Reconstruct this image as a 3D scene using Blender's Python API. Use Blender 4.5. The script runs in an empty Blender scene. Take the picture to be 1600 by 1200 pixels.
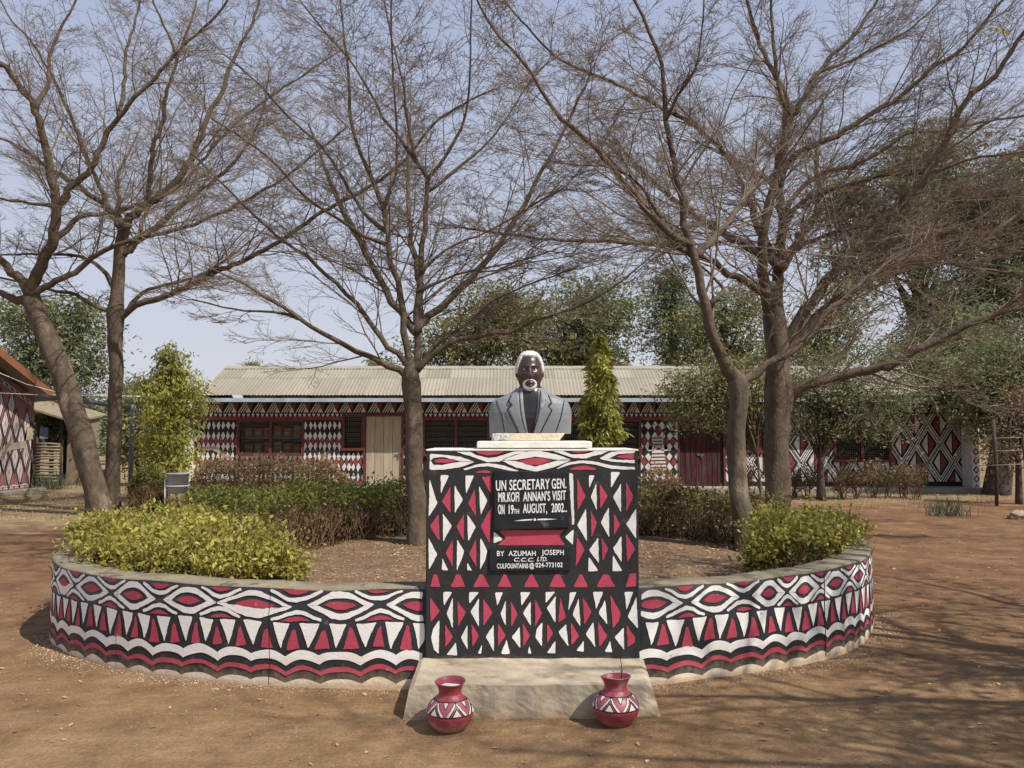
import bpy, bmesh, math, random
import numpy as np
from mathutils import Vector, Matrix
random.seed(7); RNG = np.random.default_rng(7)
PI = math.pi
scene = bpy.context.scene
C = scene.collection

# ------------------------------------------------------------------ camera, sky, sun, exposure
F = 1350.0                      # focal length in photo pixels (photo 1600 wide)
TILT = math.radians(3.3)
CAMH = 1.6
cd = bpy.data.cameras.new('camera'); cam = bpy.data.objects.new('camera', cd); C.objects.link(cam)
cam.location = (0, 0, CAMH); cam.rotation_euler = (PI/2 + TILT, 0, 0)
cd.sensor_width = 36; cd.lens = 36*F/1600; cd.clip_end = 2000; cd.clip_start = 0.05
scene.camera = cam
SUN = Vector((0.50, -0.35, 0.79)).normalized()
world = bpy.data.worlds.new('World'); scene.world = world; world.use_nodes = True
wn = world.node_tree; wn.nodes.clear()
sky = wn.nodes.new('ShaderNodeTexSky'); sky.sky_type = 'NISHITA'; sky.sun_disc = False
sky.sun_elevation = math.asin(SUN.z); sky.sun_rotation = math.atan2(SUN.x, SUN.y)
sky.air_density = 1.0; sky.dust_density = 2.0; sky.ozone_density = 3.0; sky.altitude = 0
bg = wn.nodes.new('ShaderNodeBackground'); bg.inputs[1].default_value = 0.10
wo = wn.nodes.new('ShaderNodeOutputWorld')
wn.links.new(sky.outputs[0], bg.inputs[0])
# dry season dust veil over the blue: pale lilac grey, paler towards the horizon all round
wtc = wn.nodes.new('ShaderNodeTexCoord'); wsp = wn.nodes.new('ShaderNodeSeparateXYZ'); wn.links.new(wtc.outputs['Generated'], wsp.inputs[0])
wcr = wn.nodes.new('ShaderNodeValToRGB'); we = wcr.color_ramp.elements; we[0].position = 0.0; we[0].color = (.54,.545,.585,1); we[1].position = 1.0; we[1].color = (.25,.30,.44,1)
e_ = we.new(.16); e_.color = (.46,.48,.56,1); e_ = we.new(.45); e_.color = (.335,.385,.52,1)
wn.links.new(wsp.outputs[2], wcr.inputs[0])
bg2 = wn.nodes.new('ShaderNodeBackground'); bg2.inputs[1].default_value = 1.0; wn.links.new(wcr.outputs[0], bg2.inputs[0])
wmx = wn.nodes.new('ShaderNodeMixShader'); wmx.inputs[0].default_value = .86
wn.links.new(bg.outputs[0], wmx.inputs[1]); wn.links.new(bg2.outputs[0], wmx.inputs[2]); wn.links.new(wmx.outputs[0], wo.inputs[0])
ld = bpy.data.lights.new('sun', 'SUN'); lo = bpy.data.objects.new('sun', ld); C.objects.link(lo)
ld.energy = 4.2; ld.angle = math.radians(0.55); ld.color = (1.0, 0.94, 0.85)
lo.rotation_euler = SUN.to_track_quat('Z', 'Y').to_euler(); lo.location = (5, -5, 20)
vs = scene.view_settings
vs.view_transform = 'Standard'; vs.look = 'None'; vs.exposure = 0.42; vs.gamma = 1.0; vs.use_curve_mapping = False

# ------------------------------------------------------------------ helpers
CT, ST = math.cos(TILT), math.sin(TILT)
def ray(px, py):
    dx = (px-800)/F; dy = -(py-600)/F
    return Vector((dx, CT-dy*ST, ST+dy*CT))
def at(px, py, Y):
    d = ray(px, py); t = Y/d.y
    return Vector((d.x*t, Y, CAMH+d.z*t))
def gnd(px, py, z=0.0):
    d = ray(px, py); t = (z-CAMH)/d.z
    return Vector((d.x*t, d.y*t, z))
def mpp(Y): return Y/F          # metres per photo pixel

def tag(o, label=None, cat=None, group=None, kind=None):
    if label: o['label'] = label
    if cat: o['category'] = cat
    if group: o['group'] = group
    if kind: o['kind'] = kind
    return o
def thing(name, label, cat, loc=(0, 0, 0), group=None):
    o = bpy.data.objects.new(name, None); C.objects.link(o); o.location = loc
    o.empty_display_size = 0.2
    return tag(o, label, cat, group)
def link(name, me, parent=None, mats=(), smooth=False, kind=None):
    for m in mats: me.materials.append(m)
    if smooth and len(me.polygons):
        me.polygons.foreach_set('use_smooth', [True]*len(me.polygons))
    o = bpy.data.objects.new(name, me); C.objects.link(o)
    if parent is not None:
        o.parent = parent
        o.matrix_parent_inverse = Matrix.Translation(-parent.location) if parent.parent is None else Matrix()
    if kind: o['kind'] = kind
    return o
class MB:
    def __init__(s): s.v = []; s.f = []; s.m = []
    def add(s, vs_, fs_, mi=0):
        b = len(s.v); s.v.extend([tuple(p) for p in vs_])
        for f in fs_: s.f.append(tuple(b+i for i in f)); s.m.append(mi)
    def box(s, x0, x1, y0, y1, z0, z1, mi=0, M=None):
        p = [(x0,y0,z0),(x1,y0,z0),(x1,y1,z0),(x0,y1,z0),(x0,y0,z1),(x1,y0,z1),(x1,y1,z1),(x0,y1,z1)]
        if M is not None: p = [M @ Vector(q) for q in p]
        s.add(p, [(0,3,2,1),(4,5,6,7),(0,1,5,4),(1,2,6,5),(2,3,7,6),(3,0,4,7)], mi)
    def tube(s, pts, rad, n=8, mi=0, cap=True):
        pts = [Vector(p) for p in pts]
        if not hasattr(rad, '__len__'): rad = [rad]*len(pts)
        b = len(s.v); up = None
        for i, p in enumerate(pts):
            t = (pts[min(i+1, len(pts)-1)]-pts[max(i-1, 0)]).normalized()
            if up is None: up = Vector((0, 0, 1)) if abs(t.z) < .9 else Vector((1, 0, 0))
            a = t.cross(up)
            if a.length < 1e-5: a = t.orthogonal()
            a.normalize(); c = a.cross(t); up = c
            for k in range(n):
                an = 2*PI*k/n
                q = p+(a*math.cos(an)+c*math.sin(an))*rad[i]; s.v.append((q.x, q.y, q.z))
        for i in range(len(pts)-1):
            for k in range(n):
                k2 = (k+1) % n
                s.f.append((b+i*n+k, b+i*n+k2, b+(i+1)*n+k2, b+(i+1)*n+k)); s.m.append(mi)
        if cap:
            s.f.append(tuple(b+k for k in range(n))[::-1]); s.m.append(mi)
            e = b+(len(pts)-1)*n; s.f.append(tuple(e+k for k in range(n))); s.m.append(mi)
    def ell(s, c, r, nu=14, nv=9, mi=0):
        c = Vector(c); b = len(s.v)
        for j in range(nv+1):
            ph = PI*j/nv
            for i in range(nu):
                th = 2*PI*i/nu
                s.v.append((c.x+r[0]*math.sin(ph)*math.cos(th), c.y+r[1]*math.sin(ph)*math.sin(th), c.z+r[2]*math.cos(ph)))
        for j in range(nv):
            for i in range(nu):
                i2 = (i+1) % nu
                s.f.append((b+j*nu+i, b+(j+1)*nu+i, b+(j+1)*nu+i2, b+j*nu+i2)); s.m.append(mi)
    def build(s, name, mats, parent=None, smooth=False, kind=None, bevel=0):
        me = bpy.data.meshes.new(name); me.from_pydata(s.v, [], s.f)
        if not isinstance(mats, (list, tuple)): mats = [mats]
        me.polygons.foreach_set('material_index', s.m)
        o = link(name, me, parent, mats, smooth, kind)
        if bevel:
            md = o.modifiers.new('bevel', 'BEVEL'); md.width = bevel; md.segments = 2; md.limit_method = 'ANGLE'
        return o
def np_mesh(name, V, Q, mats, parent=None, smooth=False, kind=None):
    """V (n,3) float, Q (m,k) int, k = 3 or 4"""
    me = bpy.data.meshes.new(name); k = Q.shape[1]
    me.vertices.add(len(V)); me.vertices.foreach_set('co', np.ascontiguousarray(V, dtype=np.float32).ravel())
    me.loops.add(Q.size); me.loops.foreach_set('vertex_index', np.ascontiguousarray(Q, dtype=np.int32).ravel())
    me.polygons.add(len(Q)); me.polygons.foreach_set('loop_start', np.arange(0, Q.size, k, dtype=np.int32))
    me.update(calc_edges=True)
    if not isinstance(mats, (list, tuple)): mats = [mats]
    return link(name, me, parent, mats, smooth, kind)

# ------------------------------------------------------------------ materials
def mat(name, col, col2=None, scale=5.0, rough=0.85, bump=0.0, bscale=40.0, spots=None, spec=0.3, metal=0.0, stretch=None, bdist=0.01, detail=8):
    m = bpy.data.materials.new(name); m.use_nodes = True; nt = m.node_tree; N = nt.nodes; L = nt.links
    bs = N['Principled BSDF']; bs.inputs['Roughness'].default_value = rough
    bs.inputs['Specular IOR Level'].default_value = spec; bs.inputs['Metallic'].default_value = metal
    tc = N.new('ShaderNodeTexCoord'); src = tc.outputs['Object']
    if stretch:
        mp = N.new('ShaderNodeMapping'); mp.inputs['Scale'].default_value = stretch; L.new(src, mp.inputs[0]); src = mp.outputs[0]
    if col2 is None: col2 = tuple(c*.75 for c in col)
    nz = N.new('ShaderNodeTexNoise'); nz.inputs['Scale'].default_value = scale; nz.inputs['Detail'].default_value = detail
    nz.inputs['Roughness'].default_value = .65
    L.new(src, nz.inputs['Vector'])
    cr = N.new('ShaderNodeValToRGB'); cr.color_ramp.elements[0].position = .32; cr.color_ramp.elements[1].position = .68
    cr.color_ramp.elements[0].color = (*col2, 1); cr.color_ramp.elements[1].color = (*col, 1)
    L.new(nz.outputs[0], cr.inputs[0]); out = cr.outputs[0]
    if spots:
        sc, thr, sw, scol = spots
        n2 = N.new('ShaderNodeTexNoise'); n2.inputs['Scale'].default_value = sc; n2.inputs['Detail'].default_value = 6
        L.new(src, n2.inputs['Vector'])
        r2 = N.new('ShaderNodeValToRGB'); r2.color_ramp.elements[0].position = thr; r2.color_ramp.elements[1].position = thr+sw
        L.new(n2.outputs[0], r2.inputs[0])
        mx = N.new('ShaderNodeMixRGB'); L.new(r2.outputs[0], mx.inputs[0]); L.new(out, mx.inputs[1]); mx.inputs[2].default_value = (*scol, 1)
        out = mx.outputs[0]
    L.new(out, bs.inputs['Base Color'])
    if bump:
        n3 = N.new('ShaderNodeTexNoise'); n3.inputs['Scale'].default_value = bscale; n3.inputs['Detail'].default_value = 6
        L.new(src, n3.inputs['Vector'])
        bp = N.new('ShaderNodeBump'); bp.inputs['Strength'].default_value = bump; bp.inputs['Distance'].default_value = bdist
        L.new(n3.outputs[0], bp.inputs['Height']); L.new(bp.outputs[0], bs.inputs['Normal'])
    return m
def leafmat(name, cols, trans=0.35, rough=0.6):
    m = bpy.data.materials.new(name); m.use_nodes = True; nt = m.node_tree; N = nt.nodes; L = nt.links
    bs = N['Principled BSDF']; bs.inputs['Roughness'].default_value = rough; bs.inputs['Specular IOR Level'].default_value = .25
    g = N.new('ShaderNodeNewGeometry'); cr = N.new('ShaderNodeValToRGB'); el = cr.color_ramp.elements
    while len(el) < len(cols): el.new(.5)
    for i, c in enumerate(cols): el[i].position = i/(len(cols)-1); el[i].color = (*c, 1)
    L.new(g.outputs['Random Per Island'], cr.inputs[0])
    tc = N.new('ShaderNodeTexCoord'); nz = N.new('ShaderNodeTexNoise'); nz.inputs['Scale'].default_value = 1.3
    L.new(tc.outputs['Object'], nz.inputs['Vector'])
    hs = N.new('ShaderNodeHueSaturation'); mr = N.new('ShaderNodeMapRange')
    mr.inputs[1].default_value = .3; mr.inputs[2].default_value = .7; mr.inputs[3].default_value = .72; mr.inputs[4].default_value = 1.25
    L.new(nz.outputs[0], mr.inputs[0]); L.new(mr.outputs[0], hs.inputs['Value']); L.new(cr.outputs[0], hs.inputs['Color'])
    L.new(hs.outputs[0], bs.inputs['Base Color'])
    if trans:
        tr = N.new('ShaderNodeBsdfTranslucent'); L.new(hs.outputs[0], tr.inputs[0])
        mx = N.new('ShaderNodeMixShader'); mx.inputs[0].default_value = trans
        L.new(bs.outputs[0], mx.inputs[1]); L.new(tr.outputs[0], mx.inputs[2]); L.new(mx.outputs[0], N['Material Output'].inputs[0])
    return m
def vgrad(m, z0, z1, col, fac=1.0, nscale=6.0):
    """settled dust: mixes a dust colour into a material below height z1 (world z), edge broken by noise"""
    nt = m.node_tree; N = nt.nodes; L = nt.links; bs = N['Principled BSDF']
    src = bs.inputs['Base Color'].links[0].from_socket
    g = N.new('ShaderNodeNewGeometry'); sp = N.new('ShaderNodeSeparateXYZ'); L.new(g.outputs['Position'], sp.inputs[0])
    nz = N.new('ShaderNodeTexNoise'); nz.inputs['Scale'].default_value = nscale; nz.inputs['Detail'].default_value = 7; L.new(g.outputs['Position'], nz.inputs['Vector'])
    ma = N.new('ShaderNodeMath'); ma.operation = 'MULTIPLY_ADD'; L.new(nz.outputs[0], ma.inputs[0]); ma.inputs[1].default_value = -(z1-z0)*2.0
    L.new(sp.outputs[2], ma.inputs[2])
    mr = N.new('ShaderNodeMapRange'); mr.inputs[1].default_value = z0-(z1-z0); mr.inputs[2].default_value = z1-(z1-z0); mr.inputs[3].default_value = fac; mr.inputs[4].default_value = 0
    L.new(ma.outputs[0], mr.inputs[0])
    mx = N.new('ShaderNodeMixRGB'); L.new(mr.outputs[0], mx.inputs[0]); L.new(src, mx.inputs[1]); mx.inputs[2].default_value = (*col, 1)
    L.new(mx.outputs[0], bs.inputs['Base Color'])
    return m
DUST = (.46, .33, .2)
M = {}
M['black'] = vgrad(mat('black_paint', (.033,.033,.037), (.022,.022,.026), 9, .5, .25, 60, (14, .68, .05, (.08,.075,.07))), 0, .12, DUST, .35, 22)
M['white'] = vgrad(mat('white_paint', (.86,.85,.81), (.76,.74,.69), 3, .6, .2, 50, (22, .70, .04, (.42,.39,.35))), 0, .22, (.62,.50,.34), .6, 9)
M['red'] = vgrad(mat('red_paint', (.46,.068,.105), (.38,.055,.088), 6, .55, .2, 50, (25, .69, .04, (.5,.3,.25))), 0, .12, DUST, .3, 14)
M['pwhite'] = mat('pedestal_white_paint', (.84,.83,.80), (.76,.75,.71), 4, .55, .2, 50, (26, .73, .03, (.45,.42,.4)))
M['pred'] = mat('pedestal_red_paint', (.50,.072,.115), (.44,.06,.098), 8, .5, .25, 60, (30, .74, .03, (.5,.3,.25)))
M['pblack'] = vgrad(mat('pedestal_black_paint', (.036,.034,.036), (.024,.023,.025), 7, .55, .25, 50, (9, .62, .1, (.07,.065,.06))), .15, .2, DUST, .25, 14)
M['cream'] = vgrad(mat('cream_render', (.78,.69,.52), (.62,.51,.36), 10, .9, .4, 50), 0, .03, (.40,.25,.14), .6)
M['rim'] = mat('rim_concrete', (.29,.245,.165), (.17,.14,.095), 4, .95, .6, 60, (9, .58, .08, (.11,.095,.075)))
M['step'] = vgrad(mat('step_concrete', (.53,.455,.335), (.35,.29,.205), 3, .95, .5, 45, (7, .58, .1, (.36,.23,.13))), 0, .05, (.34,.2,.11), .5, 12)
M['slab'] = mat('white_slab', (.78,.76,.70), (.62,.58,.5), 6, .7, .3, 40)
M['bark'] = mat('bark', (.148,.110,.075), (.065,.048,.034), 7, .9, .8, 30, (3.2, .60, .1, (.22,.18,.135)), stretch=(1,1,.55), bdist=.02)
M['twig'] = mat('twig_bark', (.235,.18,.135), (.15,.11,.08), 3, .9)
M['darkbark'] = mat('dark_bark', (.10,.075,.055), (.05,.038,.03), 6, .95, .5, 20)
M['stem'] = mat('hedge_stem', (.22,.125,.075), (.12,.07,.045), 8, .9)
M['plaque'] = mat('plaque_stone', (.022,.024,.030), (.013,.014,.018), 14, .38, .2, 40, (7, .66, .06, (.11,.11,.12)))
M['ink'] = mat('white_lettering', (.86,.86,.84), (.80,.80,.78), 20, .6)
M['suit'] = mat('grey_suit_paint', (.215,.228,.242), (.165,.178,.19), 7, .52, .25, 30, (12, .68, .06, (.28,.31,.33)), spec=.45)
M['shirt'] = mat('black_shirt_paint', (.022,.022,.026), (.015,.015,.018), 12, .2, .35, 35, spec=.6)
M['skin'] = mat('dark_skin_paint', (.072,.040,.036), (.05,.028,.026), 12, .34, .25, 40, spec=.5)
M['hair'] = mat('white_hair_paint', (.80,.79,.76), (.55,.54,.52), 60, .8, .9, 90, (70, .6, .05, (.15,.14,.14)))
M['beard'] = mat('white_beard_paint', (.82,.81,.79), (.72,.71,.69), 30, .7, .5, 90)
M['line'] = mat('black_line', (.012,.012,.014), None, 5, .5)
M['plinthcream'] = mat('cream_plinth', (.72,.64,.47), (.55,.47,.33), 14, .9, .5, 60)
M['speck'] = mat('speckled_plinth', (.80,.78,.76), (.12,.12,.12), 60, .8, .4, 60)
M['pot'] = vgrad(mat('pot_red', (.33,.055,.075), (.26,.042,.058), 9, .45, .3, 30, (9, .60, .06, (.36,.18,.16)), spec=.5), 0, .05, DUST, .75, 20)
M['potpink'] = mat('pot_mauve', (.40,.115,.145), (.34,.09,.12), 10, .4, .2, 30, spec=.4)
M['potwhite'] = mat('pot_white', (.80,.76,.68), (.66,.60,.48), 7, .45, .2, 30)
M['sand'] = mat('pot_sand', (.78,.76,.74), (.6,.58,.55), 20, .9, .5, 60)
M['roof'] = mat('roof_sheet_metal', (.335,.295,.225), (.27,.24,.18), 1.3, .6, .1, 10, (2.0, .62, .1, (.23,.19,.135)), metal=.0, stretch=(1,.3,1))
def vary(m, lo_v, hi_v, shift=True):
    nt = m.node_tree; N = nt.nodes; L = nt.links; bs = N['Principled BSDF']; src = bs.inputs['Base Color'].links[0].from_socket
    oi = N.new('ShaderNodeObjectInfo'); mr = N.new('ShaderNodeMapRange'); mr.inputs[3].default_value = lo_v; mr.inputs[4].default_value = hi_v; L.new(oi.outputs['Random'], mr.inputs[0])
    hs = N.new('ShaderNodeHueSaturation'); L.new(mr.outputs[0], hs.inputs['Value']); L.new(src, hs.inputs['Color']); L.new(hs.outputs[0], bs.inputs['Base Color'])
    for n in list(N):
        if n.type == 'TEX_NOISE' and n.inputs['Vector'].links:
            o = n.inputs['Vector'].links[0].from_socket; va = N.new('ShaderNodeVectorMath'); va.operation = 'MULTIPLY_ADD'
            cx = N.new('ShaderNodeCombineXYZ'); L.new(oi.outputs['Random'], cx.inputs[0]); L.new(oi.outputs['Random'], cx.inputs[1])
            L.new(cx.outputs[0], va.inputs[0]); va.inputs[1].default_value = (37, 91, 0); L.new(o, va.inputs[2]); L.new(va.outputs[0], n.inputs['Vector'])
vary(M['roof'], .84, 1.1)
M['gutter'] = mat('gutter_metal', (.48,.55,.62), (.30,.34,.39), 2.5, .4, .1, 20, spec=.5)
def glassmat():
    m = bpy.data.materials.new('window_glass'); m.use_nodes = True; nt = m.node_tree; N = nt.nodes; bs = N['Principled BSDF']
    bs.inputs['Base Color'].default_value = (.10,.09,.075,1); bs.inputs['Roughness'].default_value = .25
    tr = N.new('ShaderNodeBsdfTransparent'); mx = N.new('ShaderNodeMixShader'); mx.inputs[0].default_value = .75
    nt.links.new(bs.outputs[0], mx.inputs[1]); nt.links.new(tr.outputs[0], mx.inputs[2]); nt.links.new(mx.outputs[0], N['Material Output'].inputs[0]); return m
GLASS = glassmat()
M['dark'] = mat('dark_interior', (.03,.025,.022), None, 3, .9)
M['frame'] = mat('maroon_frame', (.15,.042,.036), (.10,.03,.027), 6, .6)
M['bwhite'] = mat('building_white', (.74,.71,.68), (.62,.58,.54), 2, .8, .1, 20)
M['bred'] = mat('building_red', (.27,.07,.07), (.2,.05,.05), 2, .8)
M['bblack'] = mat('building_black', (.022,.02,.02), (.03,.022,.02), 2, .8)
M['wire'] = mat('wire', (.16,.14,.12), None, 5, .6)
M['wood'] = mat('grey_door_wood', (.50,.425,.31), (.31,.255,.18), 5, .9, .4, 40, (3, .6, .12, (.24,.2,.15)), stretch=(3,3,.35))
M['redwood'] = mat('red_door_wood', (.13,.022,.024), (.055,.018,.018), 4, .9, .4, 40, (4, .48, .08, (.07,.052,.045)), stretch=(3,3,.5))
vary(M['wood'], .78, 1.12); vary(M['redwood'], .7, 1.2)
M['orange'] = mat('orange_craft', (.75,.20,.04), (.55,.12,.03), 8, .8)
M['paper'] = mat('pale_craft', (.50,.46,.40), (.35,.3,.25), 8, .8)
M['pinkwall'] = mat('pink_house_wall', (.33,.15,.135), (.24,.105,.095), 1.6, .9, .2, 20)
M['orangefascia'] = mat('orange_fascia', (.30,.115,.055), (.20,.075,.038), 4, .8)
M['concrete'] = mat('grey_concrete', (.36,.33,.27), (.25,.23,.19), 4, .95, .3, 30)
M['patch'] = mat('bare_render_patch', (.42,.35,.26), (.33,.27,.2), 4, .95, .3, 30)
M['pipe'] = mat('grey_pipe', (.17,.175,.18), (.10,.10,.10), 5, .55)
M['steel'] = mat('pale_steel', (.62,.63,.64), (.45,.46,.47), 6, .4)
M['bin'] = mat('grey_bin', (.36,.385,.42), (.27,.29,.32), 5, .5)
M['bamboo'] = mat('bamboo', (.30,.25,.175), (.18,.145,.10), 7, .9)
M['tarp'] = mat('blue_grey_cloth', (.25,.30,.36), (.14,.17,.2), 6, .8)
M['rust'] = mat('rusty_sheet', (.30,.11,.06), (.18,.07,.04), 8, .9)
M['stone'] = mat('grey_stone', (.36,.28,.19), (.24,.18,.12), 9, .95, .5, 30)
M['yellowwall'] = mat('yellow_hut_wall', (.27,.22,.15), (.19,.15,.10), 4, .9)
M['dryleaf'] = leafmat('dry_leaf', [(.42,.27,.13),(.30,.17,.08),(.52,.38,.2)], 0)
M['pebble'] = leafmat('pebble', [(.30,.19,.11),(.50,.40,.28),(.22,.13,.08),(.36,.25,.16)], 0, .9)
M['hedgeY'] = leafmat('yellow_green_leaf', [(.20,.19,.03),(.42,.37,.08),(.30,.28,.05),(.52,.45,.14),(.15,.14,.03)], .35)
M['hedgeG'] = leafmat('green_hedge_leaf', [(.085,.10,.02),(.15,.17,.03),(.24,.22,.06),(.12,.12,.03)], .35)
M['hedgeB'] = leafmat('brown_hedge_leaf', [(.26,.155,.10),(.36,.25,.13),(.20,.14,.06),(.40,.30,.2)], .25)
M['hedgeD'] = leafmat('dull_hedge_leaf', [(.13,.10,.04),(.20,.14,.07),(.11,.12,.03),(.17,.10,.055)], .25)
M['leafG'] = leafmat('tree_leaf_green', [(.11,.13,.06),(.19,.205,.095),(.29,.29,.15),(.12,.13,.065)], .35)
M['leafO'] = leafmat('tree_leaf_olive', [(.13,.14,.055),(.22,.22,.09),(.30,.28,.13),(.14,.14,.06)], .35)
M['leafD'] = leafmat('tree_leaf_dark', [(.085,.105,.045),(.13,.15,.065),(.19,.20,.095)], .3)
M['leafY'] = leafmat('tree_leaf_yellow', [(.34,.34,.07),(.50,.46,.11),(.22,.25,.05),(.58,.52,.18)], .4)
M['leafM'] = leafmat('mast_tree_leaf', [(.24,.26,.05),(.44,.43,.10),(.56,.52,.16),(.16,.17,.04)], .35)
M['leafF'] = leafmat('far_leaf', [(.09,.11,.05),(.14,.15,.08),(.11,.13,.05)], .3)
M['grass'] = leafmat('grass_blade', [(.16,.18,.06),(.25,.25,.10),(.12,.15,.05)], .2)
M['drygrass'] = leafmat('dry_grass_blade', [(.46,.35,.19),(.36,.26,.14),(.54,.43,.26)], .15)
M['greyplant'] = leafmat('grey_green_leaf', [(.08,.10,.06),(.14,.16,.10),(.06,.08,.05)], .2)

# ground: layered earth, sandier in the foreground, redder round the ring, straw-coloured at the back left
def ground_mat():
    m = bpy.data.materials.new('earth'); m.use_nodes = True; nt = m.node_tree; N = nt.nodes; L = nt.links
    bs = N['Principled BSDF']; bs.inputs['Roughness'].default_value = .95; bs.inputs['Specular IOR Level'].default_value = .15
    g = N.new('ShaderNodeNewGeometry')
    def noise(sc, det=8, ro=.6, vec=None):
        n = N.new('ShaderNodeTexNoise'); n.inputs['Scale'].default_value = sc; n.inputs['Detail'].default_value = det; n.inputs['Roughness'].default_value = ro
        L.new(vec or g.outputs['Position'], n.inputs['Vector']); return n.outputs[0]
    def ramp(v, a, b, ca, cb):
        r = N.new('ShaderNodeValToRGB'); r.color_ramp.elements[0].position = a; r.color_ramp.elements[1].position = b
        r.color_ramp.elements[0].color = (*ca, 1); r.color_ramp.elements[1].color = (*cb, 1); L.new(v, r.inputs[0]); return r.outputs[0]
    def mix(f, a, b, mode='MIX'):
        x = N.new('ShaderNodeMixRGB'); x.blend_type = mode
        if isinstance(f, float): x.inputs[0].default_value = f
        else: L.new(f, x.inputs[0])
        L.new(a, x.inputs[1]); L.new(b, x.inputs[2]); return x.outputs[0]
    sandc = ramp(noise(.8), .3, .7, (.25,.152,.076), (.40,.262,.142))
    redc = ramp(noise(1.1), .3, .7, (.18,.097,.051), (.275,.162,.09))
    straw = ramp(noise(1.5), .3, .7, (.24,.17,.09), (.35,.265,.155))
    sp = N.new('ShaderNodeSeparateXYZ'); L.new(g.outputs['Position'], sp.inputs[0])
    # red earth share grows from Y 6 to 12 (and to the right)
    n1 = noise(.5)
    def ma(op, a, b, c=None):
        x = N.new('ShaderNodeMath'); x.operation = op; x.use_clamp = False
        for i, q in enumerate((a, b, c)):
            if q is None: continue
            if isinstance(q, (int, float)): x.inputs[i].default_value = q
            else: L.new(q, x.inputs[i])
        return x.outputs[0]
    yy = ma('ADD', sp.outputs[1], ma('MULTIPLY', ma('SUBTRACT', n1, .5), 7))
    def mr(v, a, b):
        x = N.new('ShaderNodeMapRange'); x.inputs[1].default_value = a; x.inputs[2].default_value = b; L.new(v, x.inputs[0]); return x.outputs[0]
    c = mix(mr(yy, 5.0, 9.5), sandc, redc)
    # straw area: behind Y 15 on the left, behind Y 20 elsewhere
    yb = ma('MULTIPLY_ADD', sp.outputs[0], -.35, yy)
    c = mix(mr(yb, 16.5, 18.0), c, straw)
    fine = ramp(noise(55, 6, .75), .32, .68, (.72,.71,.70), (1.18,1.18,1.18))
    c = mix(1.0, c, fine, 'MULTIPLY')
    med = ramp(noise(7, 8, .7), .35, .65, (.84,.83,.82), (1.12,1.12,1.12))
    c = mix(1.0, c, med, 'MULTIPLY')
    big = ramp(noise(2.2, 5, .6), .35, .65, (.78,.76,.75), (1.12,1.12,1.12))
    c = mix(1.0, c, big, 'MULTIPLY')
    mpg = N.new('ShaderNodeMapping'); mpg.inputs['Scale'].default_value = (.5, 3.2, 1); mpg.inputs['Rotation'].default_value = (0, 0, .35); L.new(g.outputs['Position'], mpg.inputs[0])
    swp = ramp(noise(2.6, 7, .7, mpg.outputs[0]), .36, .64, (.88,.87,.86), (1.07,1.07,1.07))
    c = mix(1.0, c, swp, 'MULTIPLY')
    # pale and dark grains
    vo = N.new('ShaderNodeTexVoronoi'); vo.inputs['Scale'].default_value = 34; L.new(g.outputs['Position'], vo.inputs['Vector'])
    gr = ramp(vo.outputs['Distance'], .10, .16, (1,1,1), (0,0,0))
    sel = ramp(noise(9), .56, .6, (0,0,0), (1,1,1))
    mm = mix(1.0, gr, sel, 'MULTIPLY')
    rgb = N.new('ShaderNodeRGB'); rgb.outputs[0].default_value = (.50,.40,.28,1)
    c = mix(mm, c, rgb.outputs[0])
    L.new(c, bs.inputs['Base Color'])
    b1 = N.new('ShaderNodeBump'); b1.inputs['Strength'].default_value = .75; b1.inputs['Distance'].default_value = .016
    L.new(noise(48, 8, .75), b1.inputs['Height'])
    b2 = N.new('ShaderNodeBump'); b2.inputs['Strength'].default_value = .6; b2.inputs['Distance'].default_value = .05
    L.new(noise(6, 8, .65), b2.inputs['Height']); L.new(b1.outputs[0], b2.inputs['Normal']); L.new(b2.outputs[0], bs.inputs['Normal'])
    return m
M['earth'] = ground_mat()
def soil_mat():
    m = mat('bed_soil', (.20,.128,.075), (.12,.072,.042), 4, .95, .7, 40, (30, .62, .05, (.40,.30,.18)))
    return m
M['soil'] = soil_mat()

# ------------------------------------------------------------------ ground
def axis(dense_a, dense_b, step, far):
    a = list(np.arange(dense_a, dense_b+1e-6, step)); s = step
    while a[-1] < far: s *= 1.3; a.append(a[-1]+s)
    s = step
    while a[0] > -far: s *= 1.3; a.insert(0, a[0]-s)
    return np.array(a)
gx = axis(-7, 7, .12, 600); gy = axis(2.5, 13, .12, 600)
GX, GY = np.meshgrid(gx, gy)
def gz(x, y):
    x = np.asarray(x, float); y = np.asarray(y, float)
    near = np.clip((14-np.hypot(x, y-7))/4, 0, 1)
    return near*(.010*np.sin(1.7*x+.6*np.sin(2.1*y))+.008*np.sin(2.9*y+1.3*np.sin(1.3*x))+.004*np.sin(7.1*x+3*np.sin(4.3*y))+.003*np.sin(9.7*y+5*x))-.012
V = np.stack([GX, GY, gz(GX, GY)], -1).reshape(-1, 3)
nx, ny = len(gx), len(gy)
ii, jj = np.meshgrid(np.arange(nx-1), np.arange(ny-1)); b0 = (jj*nx+ii).ravel()
g = np_mesh('ground', V, np.stack([b0, b0+1, b0+nx+1, b0+nx], 1), M['earth'], smooth=True, kind='structure')
g['label'] = 'reddish brown bare earth yard with sandy foreground'

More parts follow.
